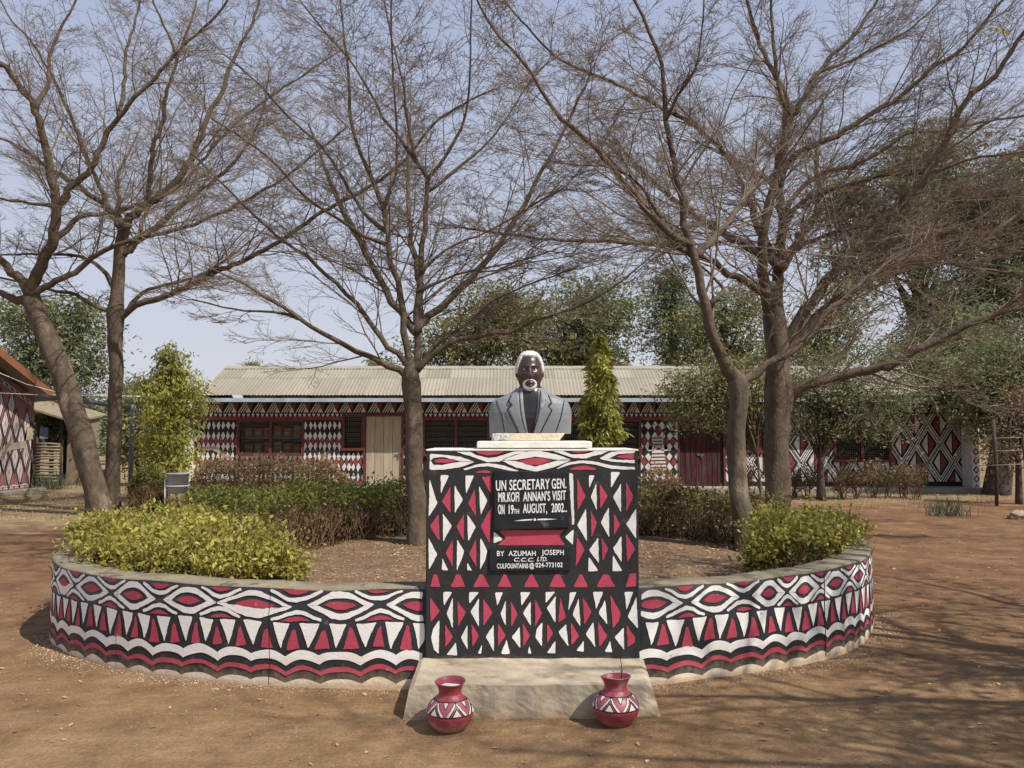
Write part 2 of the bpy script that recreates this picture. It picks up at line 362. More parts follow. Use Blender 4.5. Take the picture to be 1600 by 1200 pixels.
# ------------------------------------------------------------------ ring wall path (outer face), s = 0 at the pedestal centre, s < 0 to the left
PEDX = at(832, 860, 5.55).x
ctrl = [(PEDX, 5.59), (-.57, 5.585), (-1.31, 5.60), (-2.05, 5.74), (-2.68, 6.00), (-3.24, 6.40), (-3.66, 6.95), (-3.95, 7.8), (-4.02, 8.9), (-3.75, 10.2), (-3.0, 11.5),
        (-1.8, 12.4), (-.4, 12.75), (1.0, 12.4), (2.2, 11.5), (3.05, 10.2), (3.38, 9.0), (3.24, 7.95), (2.93, 7.15), (2.48, 6.52), (1.85, 6.06), (1.25, 5.78), (.75, 5.61)]
def closed_spline(P, n):
    P = [Vector((*p, 0)) for p in P]; out = []; k = len(P)
    for i in range(k):
        a, b, c, d = P[i-1], P[i], P[(i+1) % k], P[(i+2) % k]
        for j in range(n):
            t = j/n
            out.append(.5*((2*b)+(c-a)*t+(2*a-5*b+4*c-d)*t*t+(3*b-a-3*c+d)*t**3))
    return np.array([(p.x, p.y) for p in out])
RP = closed_spline(ctrl, 24)
seg = np.linalg.norm(np.roll(RP, -1, 0)-RP, axis=1); SL = np.concatenate([[0], np.cumsum(seg)]); RL = SL[-1]
RPc = np.vstack([RP, RP[:1]])
def ring(s, off=0.0):
    """s < 0 left; returns xy on the outer face moved outward by off"""
    q = (-np.asarray(s, float)) % RL
    x = np.interp(q, SL, RPc[:, 0]); y = np.interp(q, SL, RPc[:, 1])
    e = .03; x2 = np.interp((q+e) % RL, SL, RPc[:, 0]); y2 = np.interp((q+e) % RL, SL, RPc[:, 1])
    x1 = np.interp((q-e) % RL, SL, RPc[:, 0]); y1 = np.interp((q-e) % RL, SL, RPc[:, 1])
    tx, ty = x2-x1, y2-y1; l = np.hypot(tx, ty)+1e-9
    nx_, ny_ = -ty/l, tx/l       # travelling left first: clockwise seen from above -> outward
    # front (y smallest) must point to -Y
    return x+off*nx_*SGN, y+off*ny_*SGN
SGN = 1
_x, _y = ring(-1.0, .1); _x0, _y0 = ring(-1.0, 0)
if _y > _y0: SGN = -1
WH = .62; WT = .23
def wallh(s): return WH+.006*np.sin(3.1*s)+.004*np.sin(7.7*s)
rw = thing('ring_wall', 'low round planter wall painted with red, white and black eyes, teeth and waves', 'wall', (-.3, 9.0, 0))
ns = 320; ss = np.linspace(0, RL, ns, endpoint=False)
prof = [(0, -.1), (0, 0), (0, .3), (0, -1), (-.012, -2), (-WT+.015, -3), (-WT, -4), (-WT, .1)]
rows = []
rr = np.random.default_rng(3).normal(0, 1, (ns, 3))
for off, z in prof:
    X, Y = ring(ss, off); h = wallh(ss)
    Z = {-1: h-.012, -2: h+.003*rr[:, 0]*.6, -3: h+.003*rr[:, 1]*.6, -4: h-.015}.get(z, np.full(ns, z) if not isinstance(z, int) or z == 0 else None)
    rows.append(np.stack([X, Y, Z], 1))
V = np.concatenate(rows); Q = []
for r in range(len(prof)-1):
    for i in range(ns):
        i2 = (i+1) % ns; Q.append((r*ns+i, r*ns+i2, (r+1)*ns+i2, (r+1)*ns+i))
Q = np.array(Q)
body = np_mesh('wall_body', V, Q, [M['black'], M['rim']], rw, True)
mi = np.zeros(len(Q), dtype=np.int32); mi[3*ns:] = 1
body.data.polygons.foreach_set('material_index', mi)
# soil bed
sb = MB(); X, Y = ring(ss, -WT+.01)
cx, cy = X.mean(), Y.mean(); nr = 26; base = len(sb.v)
rg = np.random.default_rng(5)
for r in range(nr+1):
    f = r/nr
    for i in range(0, ns, 4):
        x_, y_ = cx+(X[i]-cx)*f, cy+(Y[i]-cy)*f
        sb.v.append((x_, y_, .30+.02*math.sin(x_*2.3+y_)+.012*rg.normal()*(.5)+.02*math.sin(3.1*y_)))
n4 = ns//4
for r in range(nr):
    for i in range(n4):
        i2 = (i+1) % n4; sb.f.append((r*n4+i, r*n4+i2, (r+1)*n4+i2, (r+1)*n4+i)); sb.m.append(0)
o = sb.build('bed_soil', M['soil'], None, True); tag(o, 'dry brown soil filling the planter ring', kind='structure')

# --- painting on surfaces: polygons in (s, z), slightly rough edges
def rough(poly, step=.02, jit=.0012, cut=.16):
    n = len(poly); P = [Vector((*p, 0)) if len(p) == 2 else Vector(p) for p in poly]; Q_ = []
    for i in range(n):
        a, b, c = P[i-1], P[i], P[(i+1) % n]
        la, lc = (a-b).length, (c-b).length
        da = min(cut*la, .006); dc = min(cut*lc, .006)
        if la > 1e-6: Q_.append(b+(a-b)/la*da)
        if lc > 1e-6: Q_.append(b+(c-b)/lc*dc)
    out = []
    for i in range(len(Q_)):
        a, b = Q_[i], Q_[(i+1) % len(Q_)]; k = max(1, int((b-a).length/step))
        for j in range(k):
            p = a+(b-a)*(j/k)
            out.append((p.x+random.gauss(0, jit), p.y+random.gauss(0, jit)))
    return out
def paint(name, polys, mats, mapper, parent, cuts=None, cutaxis=0, dorough=True, jit=.0012, step=.02):
    """polys: list of (matindex, [(u,v)...]); mapper((u,v)) -> xyz"""
    bm = bmesh.new()
    for mi_, p in polys:
        q = rough(p, step, jit) if dorough else p
        if len(q) < 3: continue
        f = None
        try:
            f = bm.faces.new([bm.verts.new((a, b, 0)) for a, b in q]); f.material_index = mi_
        except ValueError: pass
    bmesh.ops.triangulate(bm, faces=[f for f in bm.faces if len(f.verts) > 4])
    if cuts is not None:
        for c in cuts:
            co = (c, 0, 0) if cutaxis == 0 else (0, c, 0); no = (1, 0, 0) if cutaxis == 0 else (0, 1, 0)
            geom = [e for e in bm.faces if min(v.co[cutaxis] for v in e.verts) < c < max(v.co[cutaxis] for v in e.verts)]
            if geom:
                es = {e for f in geom for e in f.edges}; vs2 = {v for f in geom for v in f.verts}
                bmesh.ops.bisect_plane(bm, geom=list(geom)+list(es)+list(vs2), plane_co=co, plane_no=no)
    for v in bm.verts: v.co = mapper(v.co.x, v.co.y)
    me = bpy.data.meshes.new(name); bm.to_mesh(me); bm.free()
    return link(name, me, parent, mats)
def lens(cx_, cz, w, h, half=0, n=8):
    """pointed lens; half=+1 only upper half, -1 only lower"""
    up = [(cx_-w+2*w*i/n, cz+h*math.sin(PI*i/n)**.85*(half >= 0)) for i in range(n+1)]
    lo_ = [(cx_+w-2*w*i/n, cz-h*math.sin(PI*i/n)**.85*(half <= 0)) for i in range(n+1)]
    if half > 0: return up
    if half < 0: return lo_
    return up+lo_[1:-1]
def bandpoly(pts, th):
    """stroke along pts"""
    A = []; B = []
    for i, p in enumerate(pts):
        a = Vector(pts[max(i-1, 0)]); b = Vector(pts[min(i+1, len(pts)-1)]); t = (b-a).normalized(); n = Vector((-t.y, t.x))
        h = th/2 if not hasattr(th, '__len__') else th[i]/2
        A.append((p[0]+n.x*h, p[1]+n.y*h)); B.append((p[0]-n.x*h, p[1]-n.y*h))
    return A+B[::-1]
W_, R_, K_, CR_ = 0, 1, 2, 3
def clip_s(poly, lo_s, hi_s):
    for ax_, lim, sg in ((0, lo_s, 1), (0, hi_s, -1)):
        out = []
        for i in range(len(poly)):
            a, b = poly[i-1], poly[i]; ia = sg*(a[ax_]-lim) >= 0; ib = sg*(b[ax_]-lim) >= 0
            if ia != ib:
                t = (lim-a[ax_])/(b[ax_]-a[ax_]); out.append((lim, a[1]+(b[1]-a[1])*t))
            if ib: out.append(b)
        poly = out
        if not poly: return []
    return poly
def wall_pattern(s_from, s_to, eyes, seed):
    """everything between s_from < s_to"""
    R = random.Random(seed); P = []
    T, Bt = .595, .415; mid = (T+Bt)/2
    def J(a): return R.uniform(-a, a)
    for i, (e, w) in enumerate(eyes):      # eye centre and half width
        c = mid+J(.005); ew = w*.90*(1+J(.04)); eh = (T-Bt)/2*(1+J(.04)); ft = .20+J(.05)
        iw, ih = ew-.072+J(.008), eh-.038
        top = [(e-ew, c), (e-ew*.62, c+eh*.46), (e-ew*ft, c+eh*.97), (e, c+eh), (e+ew*ft, c+eh*.97), (e+ew*.62, c+eh*.46), (e+ew, c)]
        inn = lens(e+J(.005), c, iw, ih, 1, 8)
        P.append((W_, top+[(e+iw+.003, c)]+inn[::-1][1:-1]+[(e-iw-.003, c)]))
        bot = [(x, 2*c-z-.001) for x, z in top]
        inn2 = [(x, 2*c-z) for x, z in inn]
        P.append((W_, bot+[(e+iw+.003, c-.001)]+inn2[::-1][1:-1]+[(e-iw-.003, c-.001)]))
        P.append((R_, lens(e+J(.008), c+J(.003), iw*.72, ih*.55)))
        g_ = e+w
        for sg in (1, -1):
            zb = T+.006 if sg > 0 else Bt-.006
            a = w*.60*(1+J(.06)); d = .060*(1+J(.06))
            pts = [(g_-a*1.02, zb-sg*.004), (g_-a*.72, zb-sg*d*.36), (g_-a*.36, zb-sg*d*.82), (g_, zb-sg*d), (g_+a*.36, zb-sg*d*.82), (g_+a*.72, zb-sg*d*.36), (g_+a*1.02, zb-sg*.004)]
            pts = [(x, z+J(.0015)) for x, z in pts]
            P.append((W_, bandpoly(pts, [.018, .021, .024, .028, .024, .021, .018])))
            P.append((R_, lens(g_+J(.008), zb+sg*.001, w*.32*(1+J(.12)), .026*(1+J(.15)), -sg)))
    # teeth
    s = s_from+.03; k = 0; 
    while s < s_to-.02:
        p_ = .172*(1+J(.10))
        zt, zb = .395+J(.004), .232+J(.012)
        w1 = p_*.33*(1+J(.12)); c0 = s+p_*.3
        P.append((W_, [(c0-w1, zt), (c0+w1, zt+J(.003)), (c0+J(.01), zb)]))
        c1 = s+p_*.8; w2 = p_*.25*(1+J(.15))
        P.append((R_, [(c1-w2, zb-.004+J(.006)), (c1-w2*.25, zt-.035+J(.02)), (c1+w2*.2, zt-.035+J(.02)), (c1+w2, zb-.004+J(.006))]))
        s += p_
    # waves
    cus = [s_from-.05]
    while cus[-1] < s_to+.1: cus.append(cus[-1]+.235*(1+J(.16)))
    def sc(s):
        for a, b in zip(cus, cus[1:]):
            if a <= s < b: return .042*math.sin(PI*(s-a)/(b-a))**.75
        return 0
    n = int((s_to-s_from)/.012); S = [s_from+(s_to-s_from)*i/n for i in range(n+1)]
    def strip(mi_, f_lo, f_hi, chunk=16):
        for a in range(0, n, chunk):
            b = min(a+chunk, n)
            P.append((mi_, [(S[i], f_lo(S[i])) for i in range(a, b+1)]+[(S[i], f_hi(S[i])) for i in range(b, a-1, -1)]))
    wv = lambda s, ph: .003*math.sin(9*s+ph)+.002*math.sin(23*s+ph)
    Q1 = []; keep = P; P = []
    strip(W_, lambda s: .128+sc(s)+wv(s, 0), lambda s: .185+.9*sc(s)+wv(s, 2))
    strip(R_, lambda s: .062+.85*sc(s)+wv(s, 3), lambda s: .090+.9*sc(s)+wv(s, 4))
    strip(CR_, lambda s: .0-.03, lambda s: max(.006, .014+.8*sc(s)+wv(s, 5)))
    strips = P
    return [(m_, clip_s(p, s_from, s_to)) for m_, p in keep], strips
# eye centres measured from the photo (left wall), then regular
def s_of_px(px, z=.5):
    best = None
    for s in np.arange(-5.5, 5.5, .01):
        x, y = ring(s, 0); u = 800+F*float(x)/(float(y)*CT+(z-CAMH)*ST)
        if (y < 7.2) and (best is None or abs(u-px) < best[0]): best = (abs(u-px), s)
    return best[1]
PL, PR = -.70+0, .70
eyesL = [s_of_px(652), s_of_px(530), s_of_px(398), s_of_px(296), s_of_px(210), s_of_px(142)]
while eyesL[-1] > -7.5: eyesL.append(eyesL[-1]-.46)
eyesR = [s_of_px(1020), s_of_px(1116.5), s_of_px(1202), s_of_px(1257), s_of_px(1305)]
while eyesR[-1] < 7.5: eyesR.append(eyesR[-1]+.44)
def halfw(L_):
    L_ = sorted(L_); out = []
    for i, e in enumerate(L_):
        nx2 = L_[i+1] if i+1 < len(L_) else e+.45
        out.append((e, (nx2-e)/2))
    return out
PW = 1.378; 
sL, sR = -PW/2-.008, PW/2+.008
def wmap(s, z):
    s0_ = s; w_ = max(0, min(1, z/.05, (.60-z)/.03)) if z < .6 else 0
    s = s+w_*(.007*math.sin(11*z+3*s)+.004*math.sin(23*z+s*9)); z = z+w_*(.005*math.sin(5.3*s0_)+.004*math.sin(14*s0_+2)+.002*math.sin(37*s0_))
    x, y = ring(s, .0035); return Vector((float(x), float(y), z))
cuts = np.arange(-8, 8, .09)
for (a, b, ey, sd) in ((-8, sL, eyesL, 11), (sR, 8, eyesR, 12)):
    tri, strips = wall_pattern(a, b, halfw(ey), sd)
    lim = [(m_, p) for m_, p in tri if len(p) > 2]
    paint('painted_pattern', lim, [M['white'], M['red'], M['black'], M['cream']], wmap, rw, cuts, jit=.0010)
    paint('painted_wave_band', strips, [M['white'], M['red'], M['black'], M['cream']], wmap, rw, cuts, dorough=False)
# vertical construction joints in the wall
for px in (185, 421, 1287):
    s0 = s_of_px(px); z = 0; pts = []
    while z < WH-.01:
        pts.append((s0+random.gauss(0, .004), z)); z += .05
    paint('joint_crack', [(0, bandpoly(pts, .003 if px != 1287 else .010))], [M['line']], lambda s, z: Vector((float(ring(s, .0055)[0]), float(ring(s, .0055)[1]), z)), rw, None, dorough=False)

# ------------------------------------------------------------------ pedestal
PY = 5.55
pb = at(832, 1027, PY); pz0 = pb.z; pz1 = at(832, 702, PY).z
px0 = at(665.5, 860, PY).x; px1 = at(998, 860, PY).x
ped = thing('pedestal', 'square pedestal painted with red and white triangles on black, two plaques on front', 'pedestal', ((px0+px1)/2, PY+.3, pz0-.005))
m = MB(); m.box(px0, px1, PY, PY+.62, pz0-.16, pz1-.012); m.build('pedestal_block', M['pblack'], ped, bevel=.006)
m = MB(); m.box(px0-.003, px1+.003, PY-.004, PY+.624, pz1-.0115, pz1+.0)
m.build('top_edge', M['slab'], ped, bevel=.003)
def Lc(u, v): return (650+u/3.528, 690+v/3.528)
def Rc(u, v): return (830+u/3.528, 690+v/3.528)
def Zc(u, v): return (640+u/1.8175, 520+v/1.8175)
def Pc(u, v): return (740+u/6.317, 720+v/6.317)
PP = []
def addp(fn, mi_, pts): 
    q = []
    for u, v in pts:
        a, b = fn(u, v); p = at(a, b, PY); q.append((p.x, p.z))
    PP.append((mi_, q))
for mi_, pts in [
 (0,[(78,68),(150,72),(250,85),(325,112),(245,107),(150,85),(95,88),(82,104),(76,105)]),
 (0,[(76,106),(82,106),(95,128),(150,128),(245,110),(325,113),(250,140),(150,155),(75,155)]),
 (1,[(98,105),(130,95),(180,97),(225,107),(170,117),(110,115)]),
 (0,[(222,56),(300,56),(330,74),(395,90),(440,87),(500,67),(545,54),(615,52),(520,85),(450,112),(390,112),(300,80)]),
 (1,[(325,54),(490,54),(450,70),(400,77),(350,67)]),
 (0,[(260,152),(340,125),(400,118),(480,130),(565,160),(565,168),(480,152),(400,135),(330,140),(270,158)]),
 (1,[(325,172),(345,162),(380,158),(412,165),(410,172)]),
 (0,[(135,185),(182,185),(138,285)]),(0,[(272,186),(320,188),(275,288)]),(1,[(360,195),(415,190),(415,292)]),
 (0,[(75,208),(118,340),(70,415)]),(1,[(190,248),(143,330),(190,395)]),(0,[(213,240),(258,320),(213,395)]),
 (1,[(325,258),(287,340),(330,412)]),(0,[(347,242),(393,325),(357,405)]),(1,[(125,398),(78,467),(130,550)]),
 (0,[(148,395),(197,465),(150,552)]),(1,[(265,398),(222,468),(265,550)]),(0,[(283,400),(330,470),(287,550)]),
 (1,[(418,358),(355,468),(405,560)]),(0,[(68,528),(118,620),(72,708)]),(0,[(145,640),(178,710),(143,708)]),
 (1,[(203,540),(162,615),(203,690)]),(0,[(227,538),(267,605),(225,712)]),(1,[(332,533),(293,618),(332,690)]),
 (0,[(283,668),(310,710),(280,708)]),(0,[(355,530),(393,600),(382,650),(353,708)]),(0,[(430,495),(478,540),(428,560)]),
 (0,[(148,828),(200,828),(155,905)]),(1,[(78,855),(132,935),(80,995)]),(0,[(203,858),(203,1030),(168,945)]),
 (1,[(228,878),(275,940),(232,1020)]),(0,[(292,828),(347,830),(295,893)]),(0,[(347,862),(347,1022),(300,938)]),
 (1,[(370,865),(424,942),(372,1015)]),(0,[(130,982),(125,1170),(100,1150),(84,1080),(95,1030)]),(1,[(160,1005),(205,1078),(162,1132)]),
 (0,[(220,1105),(228,1178),(168,1175)]),(0,[(284,1008),(284,1148),(247,1080)]),(1,[(306,1003),(348,1070),(312,1132)]),
 (0,[(365,1115),(360,1170),(340,1168)]),(0,[(428,1005),(430,1160),(385,1075)]),(0,[(436,830),(480,830),(448,905)]),
 (0,[(495,875),(495,1015),(465,950)]),(1,[(523,880),(560,950),(525,1022)]),(1,[(452,1000),(495,1068),(452,1130)]),
 (0,[(500,1090),(518,1170),(468,1170)]),(0,[(572,1020),(575,1138),(527,1078)]),(0,[(575,830),(632,830),(582,905)]),
 (0,[(632,880),(632,1015),(590,945)]),(1,[(588,998),(630,1068),(592,1130)])]: addp(Lc, mi_, pts)
for mi_, pts in [
 (0,[(105,47),(165,50),(220,70),(290,70),(360,50),(435,42),(440,48),(380,70),(300,92),(230,90),(160,65)]),
 (1,[(205,46),(348,44),(310,55),(260,62),(225,55)]),
 (0,[(375,92),(440,58),(570,44),(570,62),(480,68),(430,92)]),
 (0,[(375,93),(430,93),(480,101),(570,101),(570,119),(470,113),(420,106)]),
 (1,[(468,82),(520,70),(566,68),(566,95),(500,92)]),
 (0,[(140,148),(200,115),(280,103),(360,112),(450,133),(572,140),(572,155),(440,150),(350,125),(270,118),(200,130),(150,148)]),
 (1,[(210,152),(240,138),(300,132),(355,145),(355,157),(215,155)]),
 (0,[(208,172),(230,178),(238,455),(225,460)]),
 (1,[(253,202),(300,300),(255,380)]),(0,[(318,185),(350,185),(320,255)]),(0,[(358,230),(362,380),(328,305)]),(1,[(377,230),(422,300),(380,370)]),
 (0,[(438,168),(490,168),(440,255)]),(0,[(495,230),(495,390),(450,305)]),(1,[(522,222),(563,300),(525,388)]),(0,[(303,368),(307,548),(253,460)]),
 (1,[(328,378),(362,450),(332,528)]),(0,[(428,360),(430,528),(383,445)]),(1,[(455,395),(490,455),(457,518)]),(0,[(578,368),(578,535),(523,455)]),
 (1,[(252,525),(295,595),(245,690)]),(0,[(370,528),(373,670),(318,598)]),(0,[(318,635),(370,712),(313,715)]),(1,[(387,528),(425,590),(393,660)]),
 (0,[(497,520),(498,665),(450,590)]),(0,[(450,625),(503,712),(448,715)]),(1,[(520,500),(535,528),(573,590),(530,665)]),(0,[(235,482),(230,570),(185,525)]),
 (1,[(22,870),(60,945),(22,1022)]),(0,[(80,828),(132,826),(80,890)]),(0,[(135,850),(133,998),(85,918)]),(1,[(160,860),(192,968),(148,1000)]),
 (0,[(213,830),(250,828),(205,930)]),(0,[(262,862),(272,1020),(228,955)]),(1,[(283,855),(333,935),(293,1010)]),(0,[(340,828),(397,826),(358,925)]),
 (0,[(407,870),(420,1008),(372,945)]),(1,[(435,845),(492,940),(485,985),(450,1030)]),(0,[(515,828),(563,828),(525,930)]),(0,[(580,855),(588,1030),(532,965)]),
 (0,[(62,995),(58,1130),(25,1080),(30,1030)]),(1,[(88,1003),(122,1055),(88,1112)]),(0,[(133,1095),(133,1168),(85,1165)]),(0,[(192,1005),(205,1130),(148,1050)]),
 (1,[(218,992),(265,1072),(222,1122)]),(0,[(290,1095),(290,1158),(248,1153)]),(0,[(343,993),(353,1135),(300,1060)]),(1,[(367,990),(420,1070),(375,1132)]),
 (0,[(435,1098),(447,1160),(405,1158)]),(0,[(510,1022),(512,1150),(460,1078)]),(1,[(527,1010),(573,1080),(568,1110),(530,1132)]),(0,[(-12,1120),(2,1168),(-18,1168)])]: addp(Rc, mi_, pts)
for mi_, pts in [
 (0,[(262,361),(300,345),(358,333),(415,345),(458,360),(420,361),(358,351),(300,361)]),
 (0,[(262,363),(300,364),(358,380),(420,363),(458,362),(415,380),(358,394),(300,382)]),
 (1,[(308,365),(340,356),(375,355),(404,362),(372,375),(335,375)])]: addp(Zc, mi_, pts)
for c_, h_, t_ in [(73,15,5),(138,21,6),(204,24,5),(270,20,4),(346,22,4),(420,24,7),(486,21,4),(557,27,8),(629,16,9)]:
    if c_ == 629: addp(Zc, 1, [(613,722),(625,683),(643,682),(643,720)])
    else: addp(Zc, 1, [(c_-h_,722),(c_-t_,686),(c_+t_,686),(c_+h_,722)])
addp(Pc, 1, [(248,684),(890,684),(842,745),(905,832),(235,834),(320,765)])
paint('painted_pattern', PP, [M['pwhite'], M['pred']], lambda x, z: Vector((x, PY-.0025, z)), ped, jit=.0009)

def plaque(corners, name, th, label):
    q = [at(*Pc(u, v), PY) for u, v in corners]
    m = MB(); a = [(p.x, PY-th, p.z) for p in q]; b = [(p.x, PY+.002, p.z) for p in q]
    m.add(a+b, [(0,1,2,3),(7,6,5,4),(0,4,5,1),(1,5,6,2),(2,6,7,3),(3,7,4,0)])
    bm = bmesh.new(); me = bpy.data.meshes.new(name); me.from_pydata(m.v, [], m.f); bm.from_mesh(me); bmesh.ops.recalc_face_normals(bm, faces=bm.faces); bm.to_mesh(me); bm.free()
    o = link(name, me, ped, [M['plaque']]); md = o.modifiers.new('bevel', 'BEVEL'); md.width = .003; md.segments = 2
    o['label'] = label; return o
pl1 = plaque([(203,96),(942,112),(942,656),(205,682)], 'plaque', .024, 'large black plaque about the visit on 19th August 2002')
pl2 = plaque([(160,856),(952,842),(955,1078),(160,1086)], 'plaque', .014, 'small black plaque with the maker name and number')
pp = [at(*Pc(u, v), PY) for u, v in [(905,688),(940,700),(990,850),(915,760)]]
def text(body, x0, x1, ybase, cap, par, th, slant=0.0, bold=.0, rise=0.0):
    cu = bpy.data.curves.new('lettering', 'FONT'); cu.body = body; cu.size = 1.0; cu.extrude = .0; cu.offset = 0.0; cu.shear = slant
    cu.space_character = 1.08
    ob = bpy.data.objects.new('lettering', cu); C.objects.link(ob)
    bpy.context.view_layer.update(); dg = bpy.context.evaluated_depsgraph_get()
    me = bpy.data.meshes.new_from_object(ob.evaluated_get(dg)); bpy.data.objects.remove(ob); bpy.data.curves.remove(cu)
    co = np.array([v.co[:] for v in me.vertices]); mn = co[:, 0].min(); mxx = co[:, 0].max()
    a = at(*Pc(x0, ybase), PY); b = at(*Pc(x1, ybase-rise), PY); capm = cap/6.317*mpp(PY)
    sx = (b.x-a.x)/(mxx-mn); sz = capm/.70
    r = np.random.default_rng(len(body))
    co2 = np.zeros_like(co)
    fx = (co[:, 0]-mn)
    co2[:, 0] = a.x+fx*sx+.0004*np.sin(co[:, 1]*9+fx*3); co2[:, 1] = PY-th-.0015; co2[:, 2] = a.z+co[:, 1]*sz+(b.z-a.z)*fx/(mxx-mn)+.0006*np.sin(fx*7)
    fs_ = [tuple(p.vertices) for p in me.polygons]; n_ = len(co2); V_ = []; F_ = []
    bw = (.0008 if cap < 60 else .0012)
    for k, (ax_, az_) in enumerate(((0, 0), (bw, 0), (-bw, 0), (0, bw), (0, -bw))):
        V_ += [(p[0]+ax_, p[1]-.00015*k, p[2]+az_) for p in co2]; F_ += [tuple(i+k*n_ for i in f) for f in fs_]
    me2 = bpy.data.meshes.new('lettering'); me2.from_pydata(V_, [], F_)
    return link('lettering', me2, par, [M['ink']])
text('UN SECRETARY', 222, 748, 292, 100, pl1, .024, bold=.018, rise=18)
text('GEN.', 770, 912, 272, 96, pl1, .024, bold=.018, rise=4)
text('MR.KOFI', 245, 448, 402, 92, pl1, .024, bold=.012, rise=4)
text("ANNAN'S", 490, 752, 396, 90, pl1, .024, bold=.012, rise=8)
text('VISIT', 775, 908, 388, 92, pl1, .024, bold=.012, rise=6)
text('ON', 243, 305, 522, 92, pl1, .024, bold=.012)
text('19', 348, 393, 520, 88, pl1, .024, bold=.014)
text('TH', 396, 448, 518, 46, pl1, .024, bold=.02)
text('AUGUST,', 488, 722, 512, 90, pl1, .024, bold=.014, rise=4)
text('2002..', 768, 916, 504, 86, pl1, .024, bold=.012, rise=4)
orn = []
for pts in ([(398,590),(500,574),(578,570),(580,582),(500,588)], [(628,570),(700,566),(822,572),(700,582),(628,582)]):
    orn.append((0, [(at(*Pc(u, v), PY).x, at(*Pc(u, v), PY).z) for u, v in pts]))
c_ = at(*Pc(603, 576), PY); rr_ = 13/6.317*mpp(PY); orn.append((0, [(c_.x+rr_*math.cos(a*PI/6), c_.z+rr_*math.sin(a*PI/6)) for a in range(12)]))
paint('ornament_line', orn, [M['ink']], lambda x, z: Vector((x, PY-.0255, z)), pl1, dorough=False)
text('BY', 232, 302, 936, 48, pl2, .014, bold=.03)
text('AZUMAH', 346, 612, 934, 48, pl2, .014, bold=.03)
text('JOSEPH', 672, 888, 924, 48, pl2, .014, bold=.03)
text('C.C.C.', 400, 590, 990, 36, pl2, .014, slant=.35, bold=.024)
text('LTD.', 625, 722, 986, 38, pl2, .014, slant=.35, bold=.024)
text('CULFOUNTAINS', 232, 538, 1058, 46, pl2, .014, bold=.024, rise=2)
text('@', 552, 596, 1052, 44, pl2, .014, bold=.01)
text('024-773102', 612, 876, 1048, 44, pl2, .014, bold=.018, rise=4)

# step in front of the pedestal: battered sides, uneven worn surface
st = MB(); fr = gnd(832, 1108); zt = pz0-.006
A = at(655, 1029, PY+.02); B = at(1006, 1029, PY+.02)
fl = at(660, 1066, gnd(832,1066,zt).y); 
yF = gnd(832, 1066, zt).y; yFb = yF-.035
xs0, xs1 = at(640, 1066, yF).x, at(1019, 1066, yF).x; xb0, xb1 = gnd(631, 1112).x, gnd(1028, 1104).x
nu, nv = 48, 22; rg = np.random.default_rng(4)
def lerp(a, b, t): return a+(b-a)*t
for j in range(nv+1):
    for i in range(nu+1):
        t = i/nu
        if j <= 12:   # top, from back to front
            f = j/12; x = lerp(lerp(A.x, xs0, f), lerp(B.x, xs1, f), t); y = lerp(PY+.02, yF, f); z = zt-.006*f
            edge = min(t, 1-t)*nu
            if edge < 1: z -= .02
        else:
            f = (j-12)/(nv-12); x = lerp(lerp(xs0, xb0-.0, f), lerp(xs1, xb1, f), t); y = lerp(yF, yFb, f)-.004*math.sin(PI*f); z = lerp(zt-.03, -.05, f)
        n_ = .006*math.sin(11*x+3*math.sin(7*y))+.004*math.sin(27*x+19*y)
        if j >= 12: y += n_*1.3+rg.normal()*.0015
        else: z += n_*.35+rg.normal()*.0006
        st.v.append((x, y, z-(.010 if j == 12 else 0)))
for j in range(nv):
    for i in range(nu):
        a = j*(nu+1)+i; st.f.append((a, a+nu+1, a+nu+2, a+1)); st.m.append(0)
# sides
for sgn, ix, xb in ((-1, 0, xb0-.02), (1, nu, xb1+.02)):
    for j in range(12):
        a = j*(nu+1)+ix; b_ = (j+1)*(nu+1)+ix; k = len(st.v)
        va, vb = st.v[a], st.v[b_]; st.v.append((va[0]+sgn*.004, va[1], -.06)); st.v.append((vb[0]+sgn*.004, vb[1], -.06))
        st.f.append((a, b_, k+1, k) if sgn > 0 else (a, k, k+1, b_)); st.m.append(0)
o = st.build('concrete_step', M['step'], None, False); tag(o, 'worn concrete step at the foot of the pedestal', 'step')
# slab below the bust
sx0, sx1 = at(745, 695, 5.62).x, at(925, 695, 5.62).x
zS0 = pz1+.0061; zS1 = at(832, 689.5, 5.62).z

# ------------------------------------------------------------------ bust
BY = 5.86; BX = at(828.5, 640, BY).x
bust = thing('bust_statue', 'painted bust of an older man with white hair and beard in a grey suit', 'statue', (BX, BY, zS0))
m = MB(); m.box(sx0, sx1, 5.62, 6.1, zS0, zS1); m.build('slab', M['slab'], bust, bevel=.008)
zB = at(832, 678, BY).z
m = MB(); q = [(at(777, 688, BY).x, -.13), (at(872, 688, BY).x, -.13), (at(868, 688, BY).x, .12), (at(780, 688, BY).x, .12)]
lo4 = [(a, BY+b, zS1) for a, b in q]; hi4 = [(a*1.0+(-.012 if i in (0, 3) else .04), BY+b-(.0), zB+.004) for i, (a, b) in enumerate(q)]
m.add(lo4+hi4, [(0,3,2,1),(4,5,6,7),(0,1,5,4),(1,2,6,5),(2,3,7,6),(3,0,4,7)]); m.build('plinth', M['plinthcream'], bust, bevel=.006)
m = MB(); m.box(at(768.5, 688, BY-.1).x, at(795, 688, BY-.1).x, BY-.145, BY-.05, zS1, zB+.002); m.build('plinth_patch', M['speck'], bust, bevel=.008)
zz = [zB, zB+.05, zB+.10, at(0, 645, BY).z, at(0, 639, BY).z, at(0, 631, BY).z, at(0, 623.6, BY).z, at(0, 616.5, BY).z, at(0, 611, BY).z, at(0, 602, BY).z, at(0, 594, BY).z]
